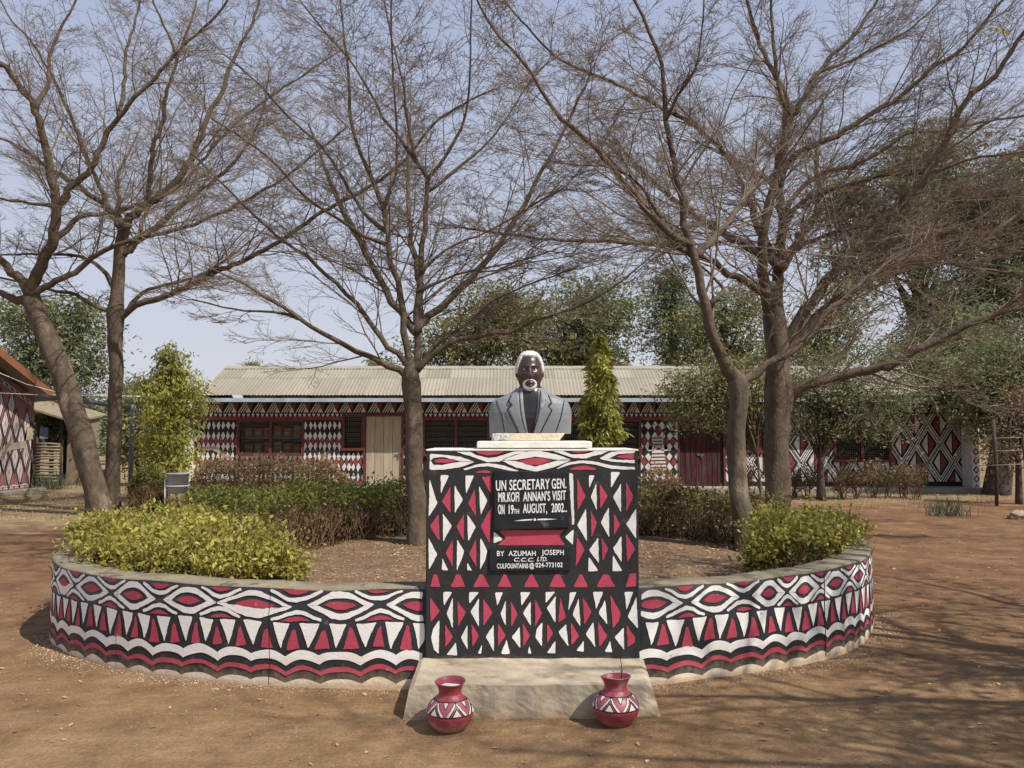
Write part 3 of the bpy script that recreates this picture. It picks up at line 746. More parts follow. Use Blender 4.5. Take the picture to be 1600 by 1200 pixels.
hw = [.262, .264, .266, .266, .262, .250, .220, .140, .098, .068, .062]
hd = [.105, .115, .122, .122, .120, .115, .107, .092, .076, .060, .052]
ex = [2.6, 2.6, 2.6, 2.6, 2.5, 2.4, 2.3, 2.2, 2.1, 2.0, 2.0]
def sect(z): return [float(np.interp(z, zz, a)) for a in (hw, hd, ex)]
def bpoint(th, z, off=0):
    w, d, e = sect(z); s_, c_2 = math.sin(th), math.cos(th)
    return Vector((BX+(w+off)*math.copysign(abs(s_)**(2/e), s_), BY-(d+off)*math.copysign(abs(c_2)**(2/e), c_2), z))
def th_at(x, z, off=0):
    w, d, e = sect(z); r_ = min(.999, abs(x)/(w+off)); return math.copysign(math.asin(r_**(e/2)), x)
# shirt core + neck
m = MB(); nz_ = 44; na = 48; zt_ = zz[-1]+.03
for j in range(nz_+1):
    z = lerp(zB, zt_, j/nz_)
    for i in range(na):
        p = bpoint(2*PI*i/na, min(z, zz[-1])); m.v.append((p.x, p.y, z))
for j in range(nz_):
    for i in range(na):
        m.f.append((j*na+i, j*na+(i+1) % na, (j+1)*na+(i+1) % na, (j+1)*na+i)); m.m.append(0)
m.f.append(tuple(range(na))[::-1]); m.m.append(0)
m.build('shirt', M['shirt'], bust, True)
zTopJ = at(0, 607, BY).z
def vh(z):
    t = (z-zB)/(zTopJ-zB); return lerp(.019, .057, min(1, max(0, t)))**1.0 + .006*math.sin(PI*min(1, max(0, t)))
m = MB(); nz_ = 60; na = 90; off = .013
for j in range(nz_+1):
    z = lerp(zB+.0, zTopJ, j/nz_); t0 = th_at(vh(z), z, off)
    m.v.append(tuple(bpoint(t0, z, -.002)))
    for i in range(na+1):
        th = lerp(t0, 2*PI-t0, i/na)
        # thicker lapels near the opening
        p = bpoint(th, z, off); m.v.append(tuple(p))
    m.v.append(tuple(bpoint(2*PI-t0, z, -.002)))
W2 = na+3
for j in range(nz_):
    for i in range(W2-1):
        m.f.append((j*W2+i, j*W2+i+1, (j+1)*W2+i+1, (j+1)*W2+i)); m.m.append(0)
# close top and bottom rims inward
for j, zz_ in ((0, zB+.001), (nz_, zTopJ)):
    b_ = len(m.v)
    for i in range(W2):
        v = Vector(m.v[j*W2+i]); c2 = Vector((BX, BY, v.z)); v2 = c2+(v-c2)*.93; m.v.append((v2.x, v2.y, zz_-(.004 if j else 0)))
    for i in range(W2-1):
        f = (j*W2+i, j*W2+i+1, b_+i+1, b_+i); m.f.append(f if j else f[::-1]); m.m.append(0)
m.build('jacket', M['suit'], bust, True)
def Bx(u, v):   # bust zoom pixel -> (x offset, z)
    p = at(740+u/7.06, 540+v/7.06, BY-.13); return (p.x-BX, p.z)
def on_body(u, v, off=.0135):
    x, z = Bx(u, v); z = max(z, zB+.002); t = th_at(x, z, off); return bpoint(t, z, off)
# lapels: raised sheets following the body
def patch(name, left, right, n, off, matx, thick=.006):
    """left/right: lists of zoom px with same v order; fills between"""
    m = MB(); cols = 8
    def rs(L_, t):
        v = [p[1] for p in L_]; u = [p[0] for p in L_]; vv = lerp(v[0], v[-1], t); return float(np.interp(vv, v, u)), vv
    for j in range(n+1):
        a = rs(left, j/n); b_ = rs(right, j/n)
        row = []
        for i in range(cols+1):
            u, v = lerp(a[0], b_[0], i/cols), lerp(a[1], b_[1], i/cols)
            o_ = off+thick if 0 < i < cols else off-.002
            row.append(tuple(on_body(u, v, o_)))
        m.v += row
    for j in range(n):
        for i in range(cols):
            q_ = j*(cols+1)+i; m.f.append((q_, q_+1, q_+cols+2, q_+cols+1)); m.m.append(0)
    return m.build(name, matx, bust, True)
patch('lapel', [(500,478),(415,540),(380,620),(420,655),(370,705),(440,850),(492,962)], [(505,478),(508,560),(520,700),(535,800),(582,962),(583,963)][:5]+[(583,962)], 30, .0135, M['suit'])
patch('lapel', [(742,480),(740,560),(722,700),(700,800),(655,962)], [(750,480),(825,540),(865,630),(825,665),(865,712),(790,860),(742,962)], 30, .0135, M['suit'])
def seam(pts, w=.0034, off=.021):
    L_ = []
    for a, b_ in zip(pts, pts[1:]):
        for k in range(6): L_.append((lerp(a[0], b_[0], k/6), lerp(a[1], b_[1], k/6)))
    L_.append(pts[-1]); m = MB(); m.tube([on_body(u, v, off) for u, v in L_], w, 6); m.build('seam', M['line'], bust)
seam([(415,540),(380,620),(420,655)]); seam([(420,655),(370,705),(440,850),(492,958)])
seam([(828,545),(865,630),(825,665)]); seam([(825,665),(865,712),(790,860),(742,958)])
seam([(250,605),(305,740),(342,958)], off=.0145); seam([(1005,605),(965,790),(912,948)], off=.0145)
seam([(503,500),(520,700),(540,820),(583,958)], .0026, .0195); seam([(742,500),(722,700),(700,820),(655,958)], .0026, .0195)
# head
HC = Vector((BX-.004, BY-.012, (at(0, 551, BY).z+at(0, 613, BY).z)/2)); HA, HB, HH = .088, .103, (at(0, 551, BY).z-at(0, 613, BY).z)/2
def gs(x, s): return math.exp(-(x/s)**2/2)
def head_pt(th, ph, extra=0):
    """th azimuth from front (-Y), ph polar from top"""
    sx, cz = math.sin(ph), math.cos(ph)
    lowf = max(0, min(1, -cz/.6)); x = HA*math.sin(th)*sx**(.78-.18*lowf); y = -HB*math.cos(th)*sx**(.86-(.40*lowf if math.cos(th) > 0 else 0)); z = HH*cz
    zr = z/HH
    jaw = 1-.20*max(0, min(1, (-zr-.15)/.85))**1.3
    x *= jaw
    if y > 0: y *= 1-.35*max(0, -zr)
    f = max(0, math.cos(th))**.5 if math.cos(th) > 0 else 0
    d = 0
    d += .024*gs(x, .0085)*gs(z+.006, .022)*f
    d += .011*gs(abs(x)-.012, .008)*gs(z+.032, .009)*f
    d += .011*gs(x, .012)*gs(z+.028, .011)*f
    d += .008*gs(z-.033, .008)*gs(abs(x)-.028, .02)*f
    d -= .013*gs(abs(x)-.031, .014)*gs(z-.016, .010)*f
    d += .005*gs(abs(x)-.050, .014)*gs(z+.018, .016)*f
    d -= .004*gs(abs(x)-.036, .01)*gs(z+.055, .02)*f
    d += .013*gs(x, .021)*gs(z+.078, .006)*f
    d += .014*gs(x, .018)*gs(z+.095, .0065)*f
    d -= .006*gs(x, .02)*gs(z+.0865, .003)*f
    d += .012*gs(x, .03)*gs(z+.115, .016)*f
    d += .006*gs(z-.085, .03)*f
    return Vector((HC.x+x*(1+extra/HA), HC.y+y*(1+extra/HB)-d, HC.z+z*(1+extra/HH)))
m = MB(); NU, NV = 128, 110
for j in range(NV+1):
    for i in range(NU): m.v.append(tuple(head_pt(2*PI*i/NU, max(.001, PI*j/NV))))
for j in range(NV):
    for i in range(NU): m.f.append((j*NU+i, (j+1)*NU+i, (j+1)*NU+(i+1) % NU, j*NU+(i+1) % NU)); m.m.append(0)
headm = m
m.build('head', M['skin'], bust, True)
# hair shell with hairline
m = MB(); NV2 = 44; rg = np.random.default_rng(8)
def hair_ph(th):
    a = abs((th+PI) % (2*PI)-PI)     # 0 front .. pi back
    d = math.degrees(a)
    return math.radians(float(np.interp(d, [0, 44, 50, 56, 62, 68, 74, 82, 95, 120, 180], [41, 42, 50, 68, 84, 93, 95, 90, 104, 120, 126])))
for j in range(NV2+1):
    for i in range(NU):
        th = 2*PI*i/NU; pe = hair_ph(th); ph = max(.002, pe*j/NV2)
        e = (.0085+.003*abs(math.sin(th)))*min(1, (NV2-j)/3)+rg.normal()*.0010
        if j == NV2: e = -.002
        m.v.append(tuple(head_pt(th, ph, e)))
for j in range(NV2):
    for i in range(NU): m.f.append((j*NU+i, (j+1)*NU+i, (j+1)*NU+(i+1) % NU, j*NU+(i+1) % NU)); m.m.append(0)
m.build('hair', M['hair'], bust, True)
def face_y(x, z):
    best = None; zr = z/HH; ph = math.acos(max(-1, min(1, zr)))
    lo_t, hi_t = 0, 1.4
    for _ in range(22):
        mt = (lo_t+hi_t)/2; p = head_pt(mt, ph)
        if p.x-HC.x < abs(x): lo_t = mt
        else: hi_t = mt
    return head_pt(lo_t, ph).y
# beard: raised ring of white paint and plaster round the mouth, following the face
m = MB(); NB = 48; rg = np.random.default_rng(12)
for k in range(NB):
    a = 2*PI*k/NB
    for t_ in (0, .2, .5, .8, 1):
        rx = lerp(.031, .050, t_); rz = lerp(.020, .044, t_)
        if math.cos(a) > 0: rz = lerp(.022, .036, t_)
        x = rx*math.copysign(abs(math.sin(a))**.8, math.sin(a)); z = lerp(-.083, -.088, t_)+rz*math.cos(a); z = max(z, -HH*.985)
        y = min(face_y(x, z), HC.y-.070+.02*abs(x)/.04); m.v.append((HC.x+x, y-(.0075*math.sin(PI*t_)**.6)+.002+rg.normal()*.0004, HC.z+z))
for k in range(NB):
    for j in range(4): a_ = k*5+j; b_ = ((k+1) % NB)*5+j; m.f.append((a_, b_, b_+1, a_+1)); m.m.append(0)
m.build('beard', M['beard'], bust, True)
# eyes, brows, ears, lips
for sg in (-1, 1):
    x = sg*.031; y = face_y(x, .014)
    m = MB(); m.ell((HC.x+x, y+.0045, HC.z+.014), (.0135, .010, .0075)); e_ = m.build('eye', M['beard'], bust, True)
    m = MB(); m.ell((HC.x+x+.001, y-.0048, HC.z+.0145), (.0048, .003, .0048)); m.build('pupil', M['line'], e_, True)
    m = MB(); pts = [Vector((HC.x+sg*u, face_y(u, w)-.0005, HC.z+w)) for u, w in [(.012,.030),(.025,.036),(.04,.036),(.052,.030)]]
    m.tube(pts, [.0012,.0022,.002,.001], 6); m.build('eyebrow', M['line'], bust, True)
    m = MB(); m.tube([Vector((HC.x+sg*u, face_y(u, w)-.0008, HC.z+w)) for u, w in [(.018,.016),(.025,.0215),(.036,.022),(.045,.016)]], [.0015,.0022,.0022,.0015], 6); m.build('eyelid', M['skin'], bust, True)
    m = MB(); m.ell((HC.x+sg*.088, BY-.0, HC.z-.003), (.011, .019, .031)); m.ell((HC.x+sg*.092, BY-.006, HC.z-.001), (.007, .010, .018), 10, 7); m.build('ear', M['skin'], bust, True)

# ------------------------------------------------------------------ pots
prof = [(r_, h_*.88) for r_, h_ in [(0,0),(.045,.0),(.075,.006),(.098,.030),(.118,.065),(.128,.100),(.127,.125),(.118,.155),(.098,.185),(.078,.205),(.065,.220),(.062,.235),(.064,.255),(.073,.280),(.083,.295),(.085,.300),(.081,.302),(.072,.290),(.062,.265),(.056,.245),(0,.245)]]
def pr(z):     # outer radius at height
    o_ = [(r, h) for r, h in prof[:15]]; return float(np.interp(z, [h for r, h in o_[1:]], [r for r, h in o_[1:]]))
def pot(px, py, label, sc, rot, sticks):
    p = gnd(px, py); p = Vector((p.x, p.y+.10, 0)); p.z = float(gz(p.x, p.y))-.006
    t = thing('clay_pot', label, 'pot', p, 'painted clay pots on the ground before the step')
    m = MB(); n = 40
    P_ = []
    for (a, b_) in zip(prof, prof[1:]):
        for k in range(3): P_.append((lerp(a[0], b_[0], k/3), lerp(a[1], b_[1], k/3)))
    P_.append(prof[-1])
    for r, h in P_:
        for i in range(n): m.v.append((p.x+sc*r*math.cos(2*PI*i/n), p.y+sc*r*math.sin(2*PI*i/n), p.z+sc*h+(.006*math.cos(2*PI*i/n+rot*9)+.002*math.sin(4*PI*i/n) if h > .2 else 0)))
    for j in range(len(P_)-1):
        for i in range(n):
            a = j*n+i; m.f.append((a, j*n+(i+1) % n, (j+1)*n+(i+1) % n, a+n)); m.m.append(0)
    body_ = m.build('pot_body', M['pot'], t, True)
    def mp(lay):
        def f(u, z):
            r = sc*(pr(z)+lay); a = u+rot; return Vector((p.x+r*math.sin(a), p.y-r*math.cos(a), p.z+sc*z))
        return f
    zb, ztp = .104, .173; N6 = 6; cuts2 = list(np.arange(-PI, PI, PI/24)); zc = list(np.arange(.09, .18, .01))
    def pt(name, polys, lay, mats):
        bm_ = paint(name, polys, mats, lambda u, z: Vector((u, z, 0)), t, cuts2, dorough=False)
        me = bm_.data; bm = bmesh.new(); bm.from_mesh(me)
        for c in zc: bmesh.ops.bisect_plane(bm, geom=list(bm.verts)+list(bm.edges)+list(bm.faces), plane_co=(0, c, 0), plane_no=(0, 1, 0))
        f = mp(lay)
        for v in bm.verts: v.co = f(v.co.x, v.co.y)
        bm.to_mesh(me); bm.free(); me.polygons.foreach_set('use_smooth', [True]*len(me.polygons)); return bm_
    pt('painted_band', [(0, [(-PI, zb), (PI, zb), (PI, ztp), (-PI, ztp)])], .0014, [M['potpink']])
    blk = [(0, bandpoly([(-PI, zb), (PI, zb)], .004)), (0, bandpoly([(-PI, ztp), (PI, ztp)], .003))]; wh = []
    for k in range(N6):
        c = -PI+(k+.5)*2*PI/N6; w = PI/N6
        for sg in (-1, 1):
            # white leg of the chevron with black edges
            blk.append((0, [(c+sg*w*.98, zb), (c+sg*w*.60, zb), (c+sg*w*.0, ztp-.014), (c, ztp), (c+sg*w*.14, ztp)]))
            wh.append((0, [(c+sg*w*.92, zb+.003), (c+sg*w*.68, zb+.003), (c+sg*w*.04, ztp-.010), (c+sg*w*.10, ztp-.003)]))
        blk.append((0, [(c-w*.50, zb), (c+w*.50, zb), (c, zb+.045)])); wh.append((0, [(c-w*.36, zb+.003), (c+w*.36, zb+.003), (c, zb+.037)]))
        d = c+w
        if k < N6-1: blk.append((0, [(d-w*.34, ztp), (d+w*.34, ztp), (d, ztp-.034)])); wh.append((0, [(d-w*.24, ztp-.002), (d+w*.24, ztp-.002), (d, ztp-.026)]))
    pt('outline', blk, .0026, [M['line']]); pt('white_zigzag', wh, .0038, [M['potwhite']])
    m = MB(); r0 = .061*sc; m.v = [(p.x, p.y, p.z+.240*sc)]
    for i in range(24): m.v.append((p.x+r0*math.cos(2*PI*i/24), p.y+r0*math.sin(2*PI*i/24), p.z+(.234+.002*math.sin(i))*sc))
    m.f = [(0, 1+i, 1+(i+1) % 24) for i in range(24)]; m.m = [0]*24
    m.build('sand_filling', M['sand'], t, True)
    if sticks:
        for a, l, r in ((.15, .14, .0035), (.5, .10, .002), (2.0, .07, .002)):
            m = MB(); b0_ = Vector((p.x+.03*math.cos(a), p.y, p.z+.225*sc))
            pts = [b0_, b0_+Vector((.008, .01, l*.5)), b0_+Vector((-.004, .0, l))]
            m.tube(pts, [r, r*.8, r*.5], 5)
            o_ = m.build('dry_stick', M['darkbark'], None, True)
            tag(o_, {.15:'tall dark dry stick standing in the right hand pot', .5:'thin medium dry stick in the right hand pot', 2.0:'short dry twig stuck in the left side of the right hand pot'}[a], 'stick', 'sticks in the pot')
    return t
pot(701, 1146, 'red clay pot with white zigzag band, standing left before the step, no sticks', 1.0, -.15, False)
pot(966, 1140, 'red clay pot with white zigzag band and dry sticks in its mouth, on the right', 1.0, .12, True)

# ------------------------------------------------------------------ long building
BYW = 24.6
bX0, bX1 = at(303, 700, BYW).x, at(1503, 700, BYW).x
zW = at(800, 627, BYW).z
bld = thing('long_building', 'long low craft building with painted diamond walls and corrugated metal roof', 'building', ((bX0+bX1)/2, BYW+1.7, 0))
def wx(px): return at(px, 690, BYW).x
def wz(py): return at(800, py, BYW).z
OPS = [('w', 371, 657, 474, 711, 2), ('w', 535, 648, 568, 703, 1), ('d', 570, 648, 629, 765, 0), ('w', 661, 654, 764, 712, 2), ('w', 880, 656, 1001, 716, 2),
       ('r', 1061, 664, 1131, 770, 0), ('w', 1160, 656, 1215, 706, 2), ('w', 1303, 668, 1391, 721, 2)]
ops = []
for k, a, b, c, d, n in OPS:
    z0_ = wz(d); 
    if k in 'dr': z0_ = .02
    ops.append((k, wx(a), z0_, wx(c), wz(b), n))
xs = sorted({bX0, bX1, *[o[1] for o in ops], *[o[3] for o in ops]}); 
cells = []
for a, b in zip(xs, xs[1:]):
    inside = [o for o in ops if o[1] <= a+1e-6 and o[3] >= b-1e-6]
    if inside:
        o = inside[0]
        if o[2] > .03: cells.append((a, b, 0, o[2]))
        cells.append((a, b, o[4], zW))
    else: cells.append((a, b, 0, zW))
m = MB()
for a, b, c, d in cells: m.box(a, b, BYW, BYW+.2, c-(.1 if c == 0 else 0), d)
m.box(bX0, bX0+.2, BYW+.2, BYW+3.2, -.1, zW); m.box(bX1-.2, bX1, BYW+.2, BYW+3.2, -.1, zW); m.box(bX0+.2, bX1-.2, BYW+3.2, BYW+3.4, -.1, zW)
# gable ends
for xg in (bX0, bX1-.2):
    m.add([(xg, BYW+.2, zW), (xg+.2, BYW+.2, zW), (xg, BYW+3.2, zW), (xg+.2, BYW+3.2, zW), (xg, BYW+1.7, zW+.75), (xg+.2, BYW+1.7, zW+.75)], [(0,2,4),(1,5,3),(0,4,5,1),(2,3,5,4)])
m.build('wall', M['bblack'], bld)
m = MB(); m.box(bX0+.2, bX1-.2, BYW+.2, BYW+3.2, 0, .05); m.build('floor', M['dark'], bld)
def cliprect(poly, r):
    x0, x1, z0, z1 = r
    for ax_, lim, sg in ((0, x0, 1), (0, x1, -1), (1, z0, 1), (1, z1, -1)):
        out = []
        for i in range(len(poly)):
            a, b = poly[i-1], poly[i]; ia = sg*(a[ax_]-lim) >= 0; ib = sg*(b[ax_]-lim) >= 0
            if ia != ib:
                t = (lim-a[ax_])/(b[ax_]-a[ax_]); out.append(tuple(a[k]+(b[k]-a[k])*t for k in range(2)))
            if ib: out.append(b)
        poly = out
        if len(poly) < 3: return []
    return poly
BP = []
def addb(mi_, poly, x0=-99, x1=99, z0=.0, z1=99):
    for c in cells:
        r = (max(c[0], x0), min(c[1], x1), max(c[2], z0), min(c[3], z1))
        if r[0] < r[1] and r[2] < r[3]:
            q_ = cliprect(poly, r)
            if len(q_) >= 3: BP.append((mi_, q_))
R = random.Random(5)
dz = 16.1*mpp(BYW); dx = 7.4*mpp(BYW)*1.02
def diamonds(xa, xb, ztop, zbot, dx, redrows):
    nrow = int((ztop-zbot)/(dz/2))+1
    for r in range(nrow):
        zc_ = ztop-r*dz/2; n_ = int((xb-xa)/dx)+2
        if r % 2 == 0: col = 0
        else: col = 1 if (r//2) in redrows else None
        if r % 2 == 0 and r//2 in (): col = None
        if col is None: continue
        for i in range(n_):
            xc = xa+(i+(.5 if r % 2 else 0))*dx+R.gauss(0, .004)
            w, h = dx*.42, dz*.43
            j_ = lambda: R.gauss(0, .009)
            addb(col, [(xc-w+j_(), zc_+j_()), (xc+j_(), zc_+h+j_()), (xc+w+j_(), zc_+j_()), (xc+j_(), zc_-h+j_())], xa, xb, 0, wz(656))
zt0 = wz(665)
diamonds(bX0, wx(640), zt0, 0.05, dx, (1, 3, 5))
diamonds(wx(629), wx(661), zt0, .05, dx*1.1, (1, 3))
diamonds(wx(764), wx(880), zt0, .05, dx*1.3, (1, 3))
diamonds(wx(1001), wx(1061), zt0, .05, dx*1.5, (1, 3))
# maroon band below the frieze, slanting striped triangles above a row of small hanging triangles
for c in cells: pass
addb(1, [(bX0, wz(656)), (bX1, wz(656)), (bX1, wz(650.5)), (bX0, wz(650.5))], bX0, wx(1135))
x = bX0
while x < wx(1135):
    if True:
        w = 7.3*mpp(BYW); zt_2, zb_2 = wz(646.5), wz(653.5)
        addb(0, [(x+.02, zt_2), (x+w-.02, zt_2), (x+w/2, zb_2)])
    x += 7.3*mpp(BYW)
x = bX0; q = 22.5*mpp(BYW)
while x < bX1:
    z0_, z1_ = wz(644.5), wz(629)
    for k, t in enumerate((0, .17, .34, .51)):
        a = x+q*t; sl = q*.42
        if k < 3: addb(0, [(a, z0_), (a+.035, z0_), (a+.035+sl, z1_), (a+sl, z1_)], z1=z1_)
    addb(0, [(x+q*.55, z0_), (x+q*.92, z0_), (x+q*.72, z0_+.16)])
    addb(1, [(x+q*.62, z1_), (x+q*1.05, z1_), (x+q*.9, z0_+.05)])
    x += q
# right wing: nested lozenges
def loz(cx_, cz, w, h, th):
    o4 = [(cx_-w, cz), (cx_, cz+h), (cx_+w, cz), (cx_, cz-h)]; k = 1-th/w
    i4 = [(cx_-w*k, cz), (cx_, cz+h*k), (cx_+w*k, cz), (cx_, cz-h*k)]
    return [[o4[i], o4[(i+1) % 4], i4[(i+1) % 4], i4[i]] for i in range(4)]
xa = wx(1133); cw = .36
for i in range(0, 30):
    for j in range(0, 4):
        cx_ = xa+i*cw+R.gauss(0, .02); cz = .25+j*1.08+(.54 if i % 2 else 0)+R.gauss(0, .02)
        if cx_ > bX1+.3: continue
        for w, th in ((.36, .035), (.295, .035)):
            for p in loz(cx_, cz, w, w*1.52, th): addb(0, p, xa, bX1, .25, wz(646))
        c1_, c2_ = ((0, 1) if (i+j) % 2 else (1, 0))
        s_ = .21
        addb(c1_, [(cx_-s_*.85, cz), (cx_-.015, cz+s_*1.4), (cx_-.015, cz-s_*1.4)], xa, bX1, .25, wz(646)); addb(c2_, [(cx_+.015, cz+s_*1.4), (cx_+s_*.85, cz), (cx_+.015, cz-s_*1.4)], xa, bX1, .25, wz(646))
# painted woman carrying a basket, on the diamond panel right of the pedestal
def mw(poly, mi_, dy=0):
    return (mi_, [(wx(a), wz(b)) for a, b in poly])
paint('painted_pattern', BP, [M['bwhite'], M['bred']], lambda x, z: Vector((x, BYW-.004, z)), bld, dorough=False)
WM = [mw([(1024,666),(1028,664),(1032,667),(1033,672),(1030,677),(1026,677),(1023,672)], 0), mw([(1026,677),(1030,677),(1030,681),(1026,681)], 0),
      mw([(1020,682),(1036,681),(1037,688),(1034,700),(1022,700),(1018,688)], 1), mw([(1018,683),(1014,692),(1013,702),(1018,704),(1020,694)], 0), mw([(1037,683),(1042,692),(1043,702),(1038,703),(1036,692)], 0),
      mw([(1013,698),(1024,697),(1022,704),(1013,705)], 2), mw([(1033,697),(1044,697),(1044,704),(1034,705)], 2),
      mw([(1019,703),(1037,703),(1041,734),(1015,734)], 2)]
for k in range(5): WM.append(mw([(1018-k*.5,708+k*5.4),(1038+k*.6,707.5+k*5.4),(1038+k*.6,709.5+k*5.4),(1018-k*.5,710+k*5.4)], 0))
for k in range(3): WM.append(mw([(1021,684+k*5),(1035,683.5+k*5),(1035,685+k*5),(1021,685.5+k*5)], 3))
for k_, grp in enumerate((WM[:8], WM[8:])):
    paint('painted_woman', grp, [M['frame'], M['paper'], M['bwhite'], M['bblack']], lambda x, z, k_=k_: Vector((x, BYW-.009-.004*k_, z)), bld, dorough=False)
# bare render scar, left wall
paint('render_scar', [(0, [(wx(a), wz(b)) for a, b in [(316,698),(338,697),(345,706),(358,712),(366,716),(352,715),(340,707),(332,703),(318,704)]])], [M['patch']], lambda x, z: Vector((x, BYW-.008, z)), bld, dorough=False)
# end pillars, base plinth
for k, (a, b) in enumerate(((296, 304), (1502, 1514))):
    m = MB(); m.box(wx(a), wx(b)-.003, BYW-.55, BYW+.1, -.1, zW); pil = m.build('end_pillar', M['bwhite'], bld, bevel=.02)
    pol = []; z = .1; xa_, xb_ = wx(a), wx(b)-.003; xm = (xa_+xb_)/2; hw_ = (xb_-xa_)/2*.8
    while z < zW-.1:
        for mi2, s2 in ((0, 1), (1, .55)): pol.append((mi2, [(xm-hw_*s2, z), (xm, z+.11*s2), (xm+hw_*s2, z), (xm, z-.11*s2)]))
        z += .25
    paint('painted_pattern', [p for p in pol if p[0] == 0], [M['bred'] if k == 0 else M['bblack']]*2, lambda x, z: Vector((x, BYW-.554, z)), pil, dorough=False)
    paint('painted_pattern', [p for p in pol if p[0] == 1], [M['bwhite']]*2, lambda x, z: Vector((x, BYW-.558, z)), pil, dorough=False)
m = MB(); m.box(bX0-.2, bX1+.6, BYW-.9, BYW-.001, -.1, .12); m.build('plinth_walk', M['concrete'], bld, bevel=.01)
# windows and doors
rgc = random.Random(9)
for kx, (k, x0, z0_, x1, z1_, n) in enumerate(ops):
    if k == 'w':
        f = .055
        m = MB(); yb_, ye_ = BYW-.035, BYW+.08
        m.box(x0-.02, x1+.02, yb_, ye_, z1_-f, z1_+.02); m.box(x0-.03, x1+.03, yb_-.03, ye_, z0_-.02, z0_+f)
        m.box(x0-.02, x0+f, yb_+.002, ye_-.002, z0_+f, z1_-f); m.box(x1-f, x1+.02, yb_+.002, ye_-.002, z0_+f, z1_-f)
        win = m.build('window', M['frame'], bld)
        if n == 2:
            xm = (x0+x1)/2; m = MB(); m.box(xm-.04, xm+.04, yb_+.005, ye_-.005, z0_+f, z1_-f); m.build('mullion', M['frame'], win)
        halves = [(x0+f, x1-f)] if n == 1 else [(x0+f, (x0+x1)/2-.04), ((x0+x1)/2+.04, x1-f)]
        for a, b in halves:
            # louvre panes
            nl = 6; 
            for i in range(nl):
                zc_ = z0_+f+(i+.5)*(z1_-z0_-2*f)/nl; m = MB()
                Mx = Matrix.Translation((0, BYW+.12, zc_)) @ Matrix.Rotation(math.radians(28), 4, 'X')
                m.box(a, b, -.004, .004, -.065, .065, 0, Mx); m.build('pane', GLASS, win)
            m = MB(); g_ = .052; xx = a
            while xx < b: m.box(xx, xx+.005, BYW+.020, BYW+.025, z0_+f, z1_-f); xx += g_
            zz_ = z0_+f
            while zz_ < z1_-f: m.box(a, b, BYW+.026, BYW+.031, zz_, zz_+.005); zz_ += g_
            m.build('wire_mesh', M['wire'], win)
    else:
        npl = 4 if k == 'd' else 8; mt = M['wood'] if k == 'd' else M['redwood']
        m = MB(); m.box(x0, x1, BYW+.07, BYW+.11, .03, z1_-.02); dr = m.build('door', mt, bld)
        dr['label'] = 'weathered grey plank door' if k == 'd' else 'faded red double plank door'
        for i in range(npl):
            a = lerp(x0+.03, x1-.03, i/npl); b = lerp(x0+.03, x1-.03, (i+1)/npl); d_ = rgc.uniform(0, .006); m = MB()
            m.box(a+.006, b-.006, BYW+.035-d_, BYW+.069, .04, z1_-.05-rgc.uniform(0, .02)); m.build('plank', mt, dr, bevel=.003)
        m = MB(); m.box(x0-.04, x0+.02, BYW-.03, BYW+.08, .0, z1_); m.box(x1-.02, x1+.04, BYW-.03, BYW+.08, .0, z1_); m.box(x0-.04, x1+.04, BYW-.032, BYW+.08, z1_+.001, z1_+.07)
        m.build('door_frame', M['frame'], bld)
        m = MB(); xh = x1-.1 if k == 'd' else (x0+x1)/2; m.box(xh-.12, xh+.06, BYW+.005, BYW+.025, .98, 1.02); m.box(xh-.02, xh+.02, BYW-.01, BYW+.005, .92, 1.04); m.build('latch', M['pipe'], dr)
# displays seen through the left window
w0 = ops[0]
t = None
i = 0
for r in range(2):
    for c in range(6):
        a = lerp(w0[1]+.1, w0[3]-.1, c/6); z0_ = w0[2]+.06+r*.46
        m = MB(); m.box(a+.02, a+.22, BYW+.30, BYW+.42, z0_, z0_+rgc.uniform(.22, .34)); m.box(a+.06, a+.18, BYW+.29, BYW+.30, z0_+.05, z0_+.18)
        m.m[6:] = [1]*6; mm_ = [M['orange'], M['paper']] if (r+c) % 3 else [M['paper'], M['orange']]
        o_ = m.build('craft_box', mm_, None); tag(o_, '%s craft box on the %s shelf behind the left building window, %s from the left' % ('orange' if (r+c) % 3 else 'pale', 'upper' if r else 'lower', ['first', 'second', 'third', 'fourth', 'fifth', 'sixth'][c]), 'box', 'craft boxes behind the left window')
m = MB(); m.box(w0[1], w0[3], BYW+.27, BYW+.48, w0[2]+.02, w0[2]+.055); m.box(w0[1], w0[3], BYW+.27, BYW+.48, w0[2]+.47, w0[2]+.505); m.build('display_shelf', M['wood'], bld)
# roof of corrugated sheets
rX0, rX1 = at(311, 617, BYW-.62).x, wx(1500)
yE, zE = BYW-.62, at(800, 617.5, BYW-.62).z; yR = BYW+1.55; zR = at(800, 574, yR).z
rp = MB(); rp.box(rX0, rX1, yR-.02, yR+.02, zR-.06, zR-.02); roof = rp.build('roof', M['roof'], bld)
sw = .78; nS = int((rX1-rX0)/sw)+1; sw = (rX1-rX0)/nS
def sheet(L_, nseg=3):
    m = MB(); waves = 8; K = waves*5
    for j in range(nseg+1):
        for i in range(K+1):
            x = (sw+.04)*i/K; m.v.append((x, L_*j/nseg, .0095*math.sin(2*PI*waves*i/K)))
    for j in range(nseg):
        for i in range(K):
            a = j*(K+1)+i; m.f.append((a, a+1, a+K+2, a+K+1)); m.m.append(0)
    me = bpy.data.meshes.new('roof_sheet'); me.from_pydata(m.v, [], m.f); me.materials.append(M['roof']); me.polygons.foreach_set('use_smooth', [True]*len(m.f)); return me
SLn = math.hypot(yR-yE, zR-zE); an = math.atan2(zR-zE, yR-yE)
lowL, upL = SLn*.60, SLn*.42
meL, meU, meB = sheet(lowL), sheet(upL), sheet(SLn)
par_inv = None
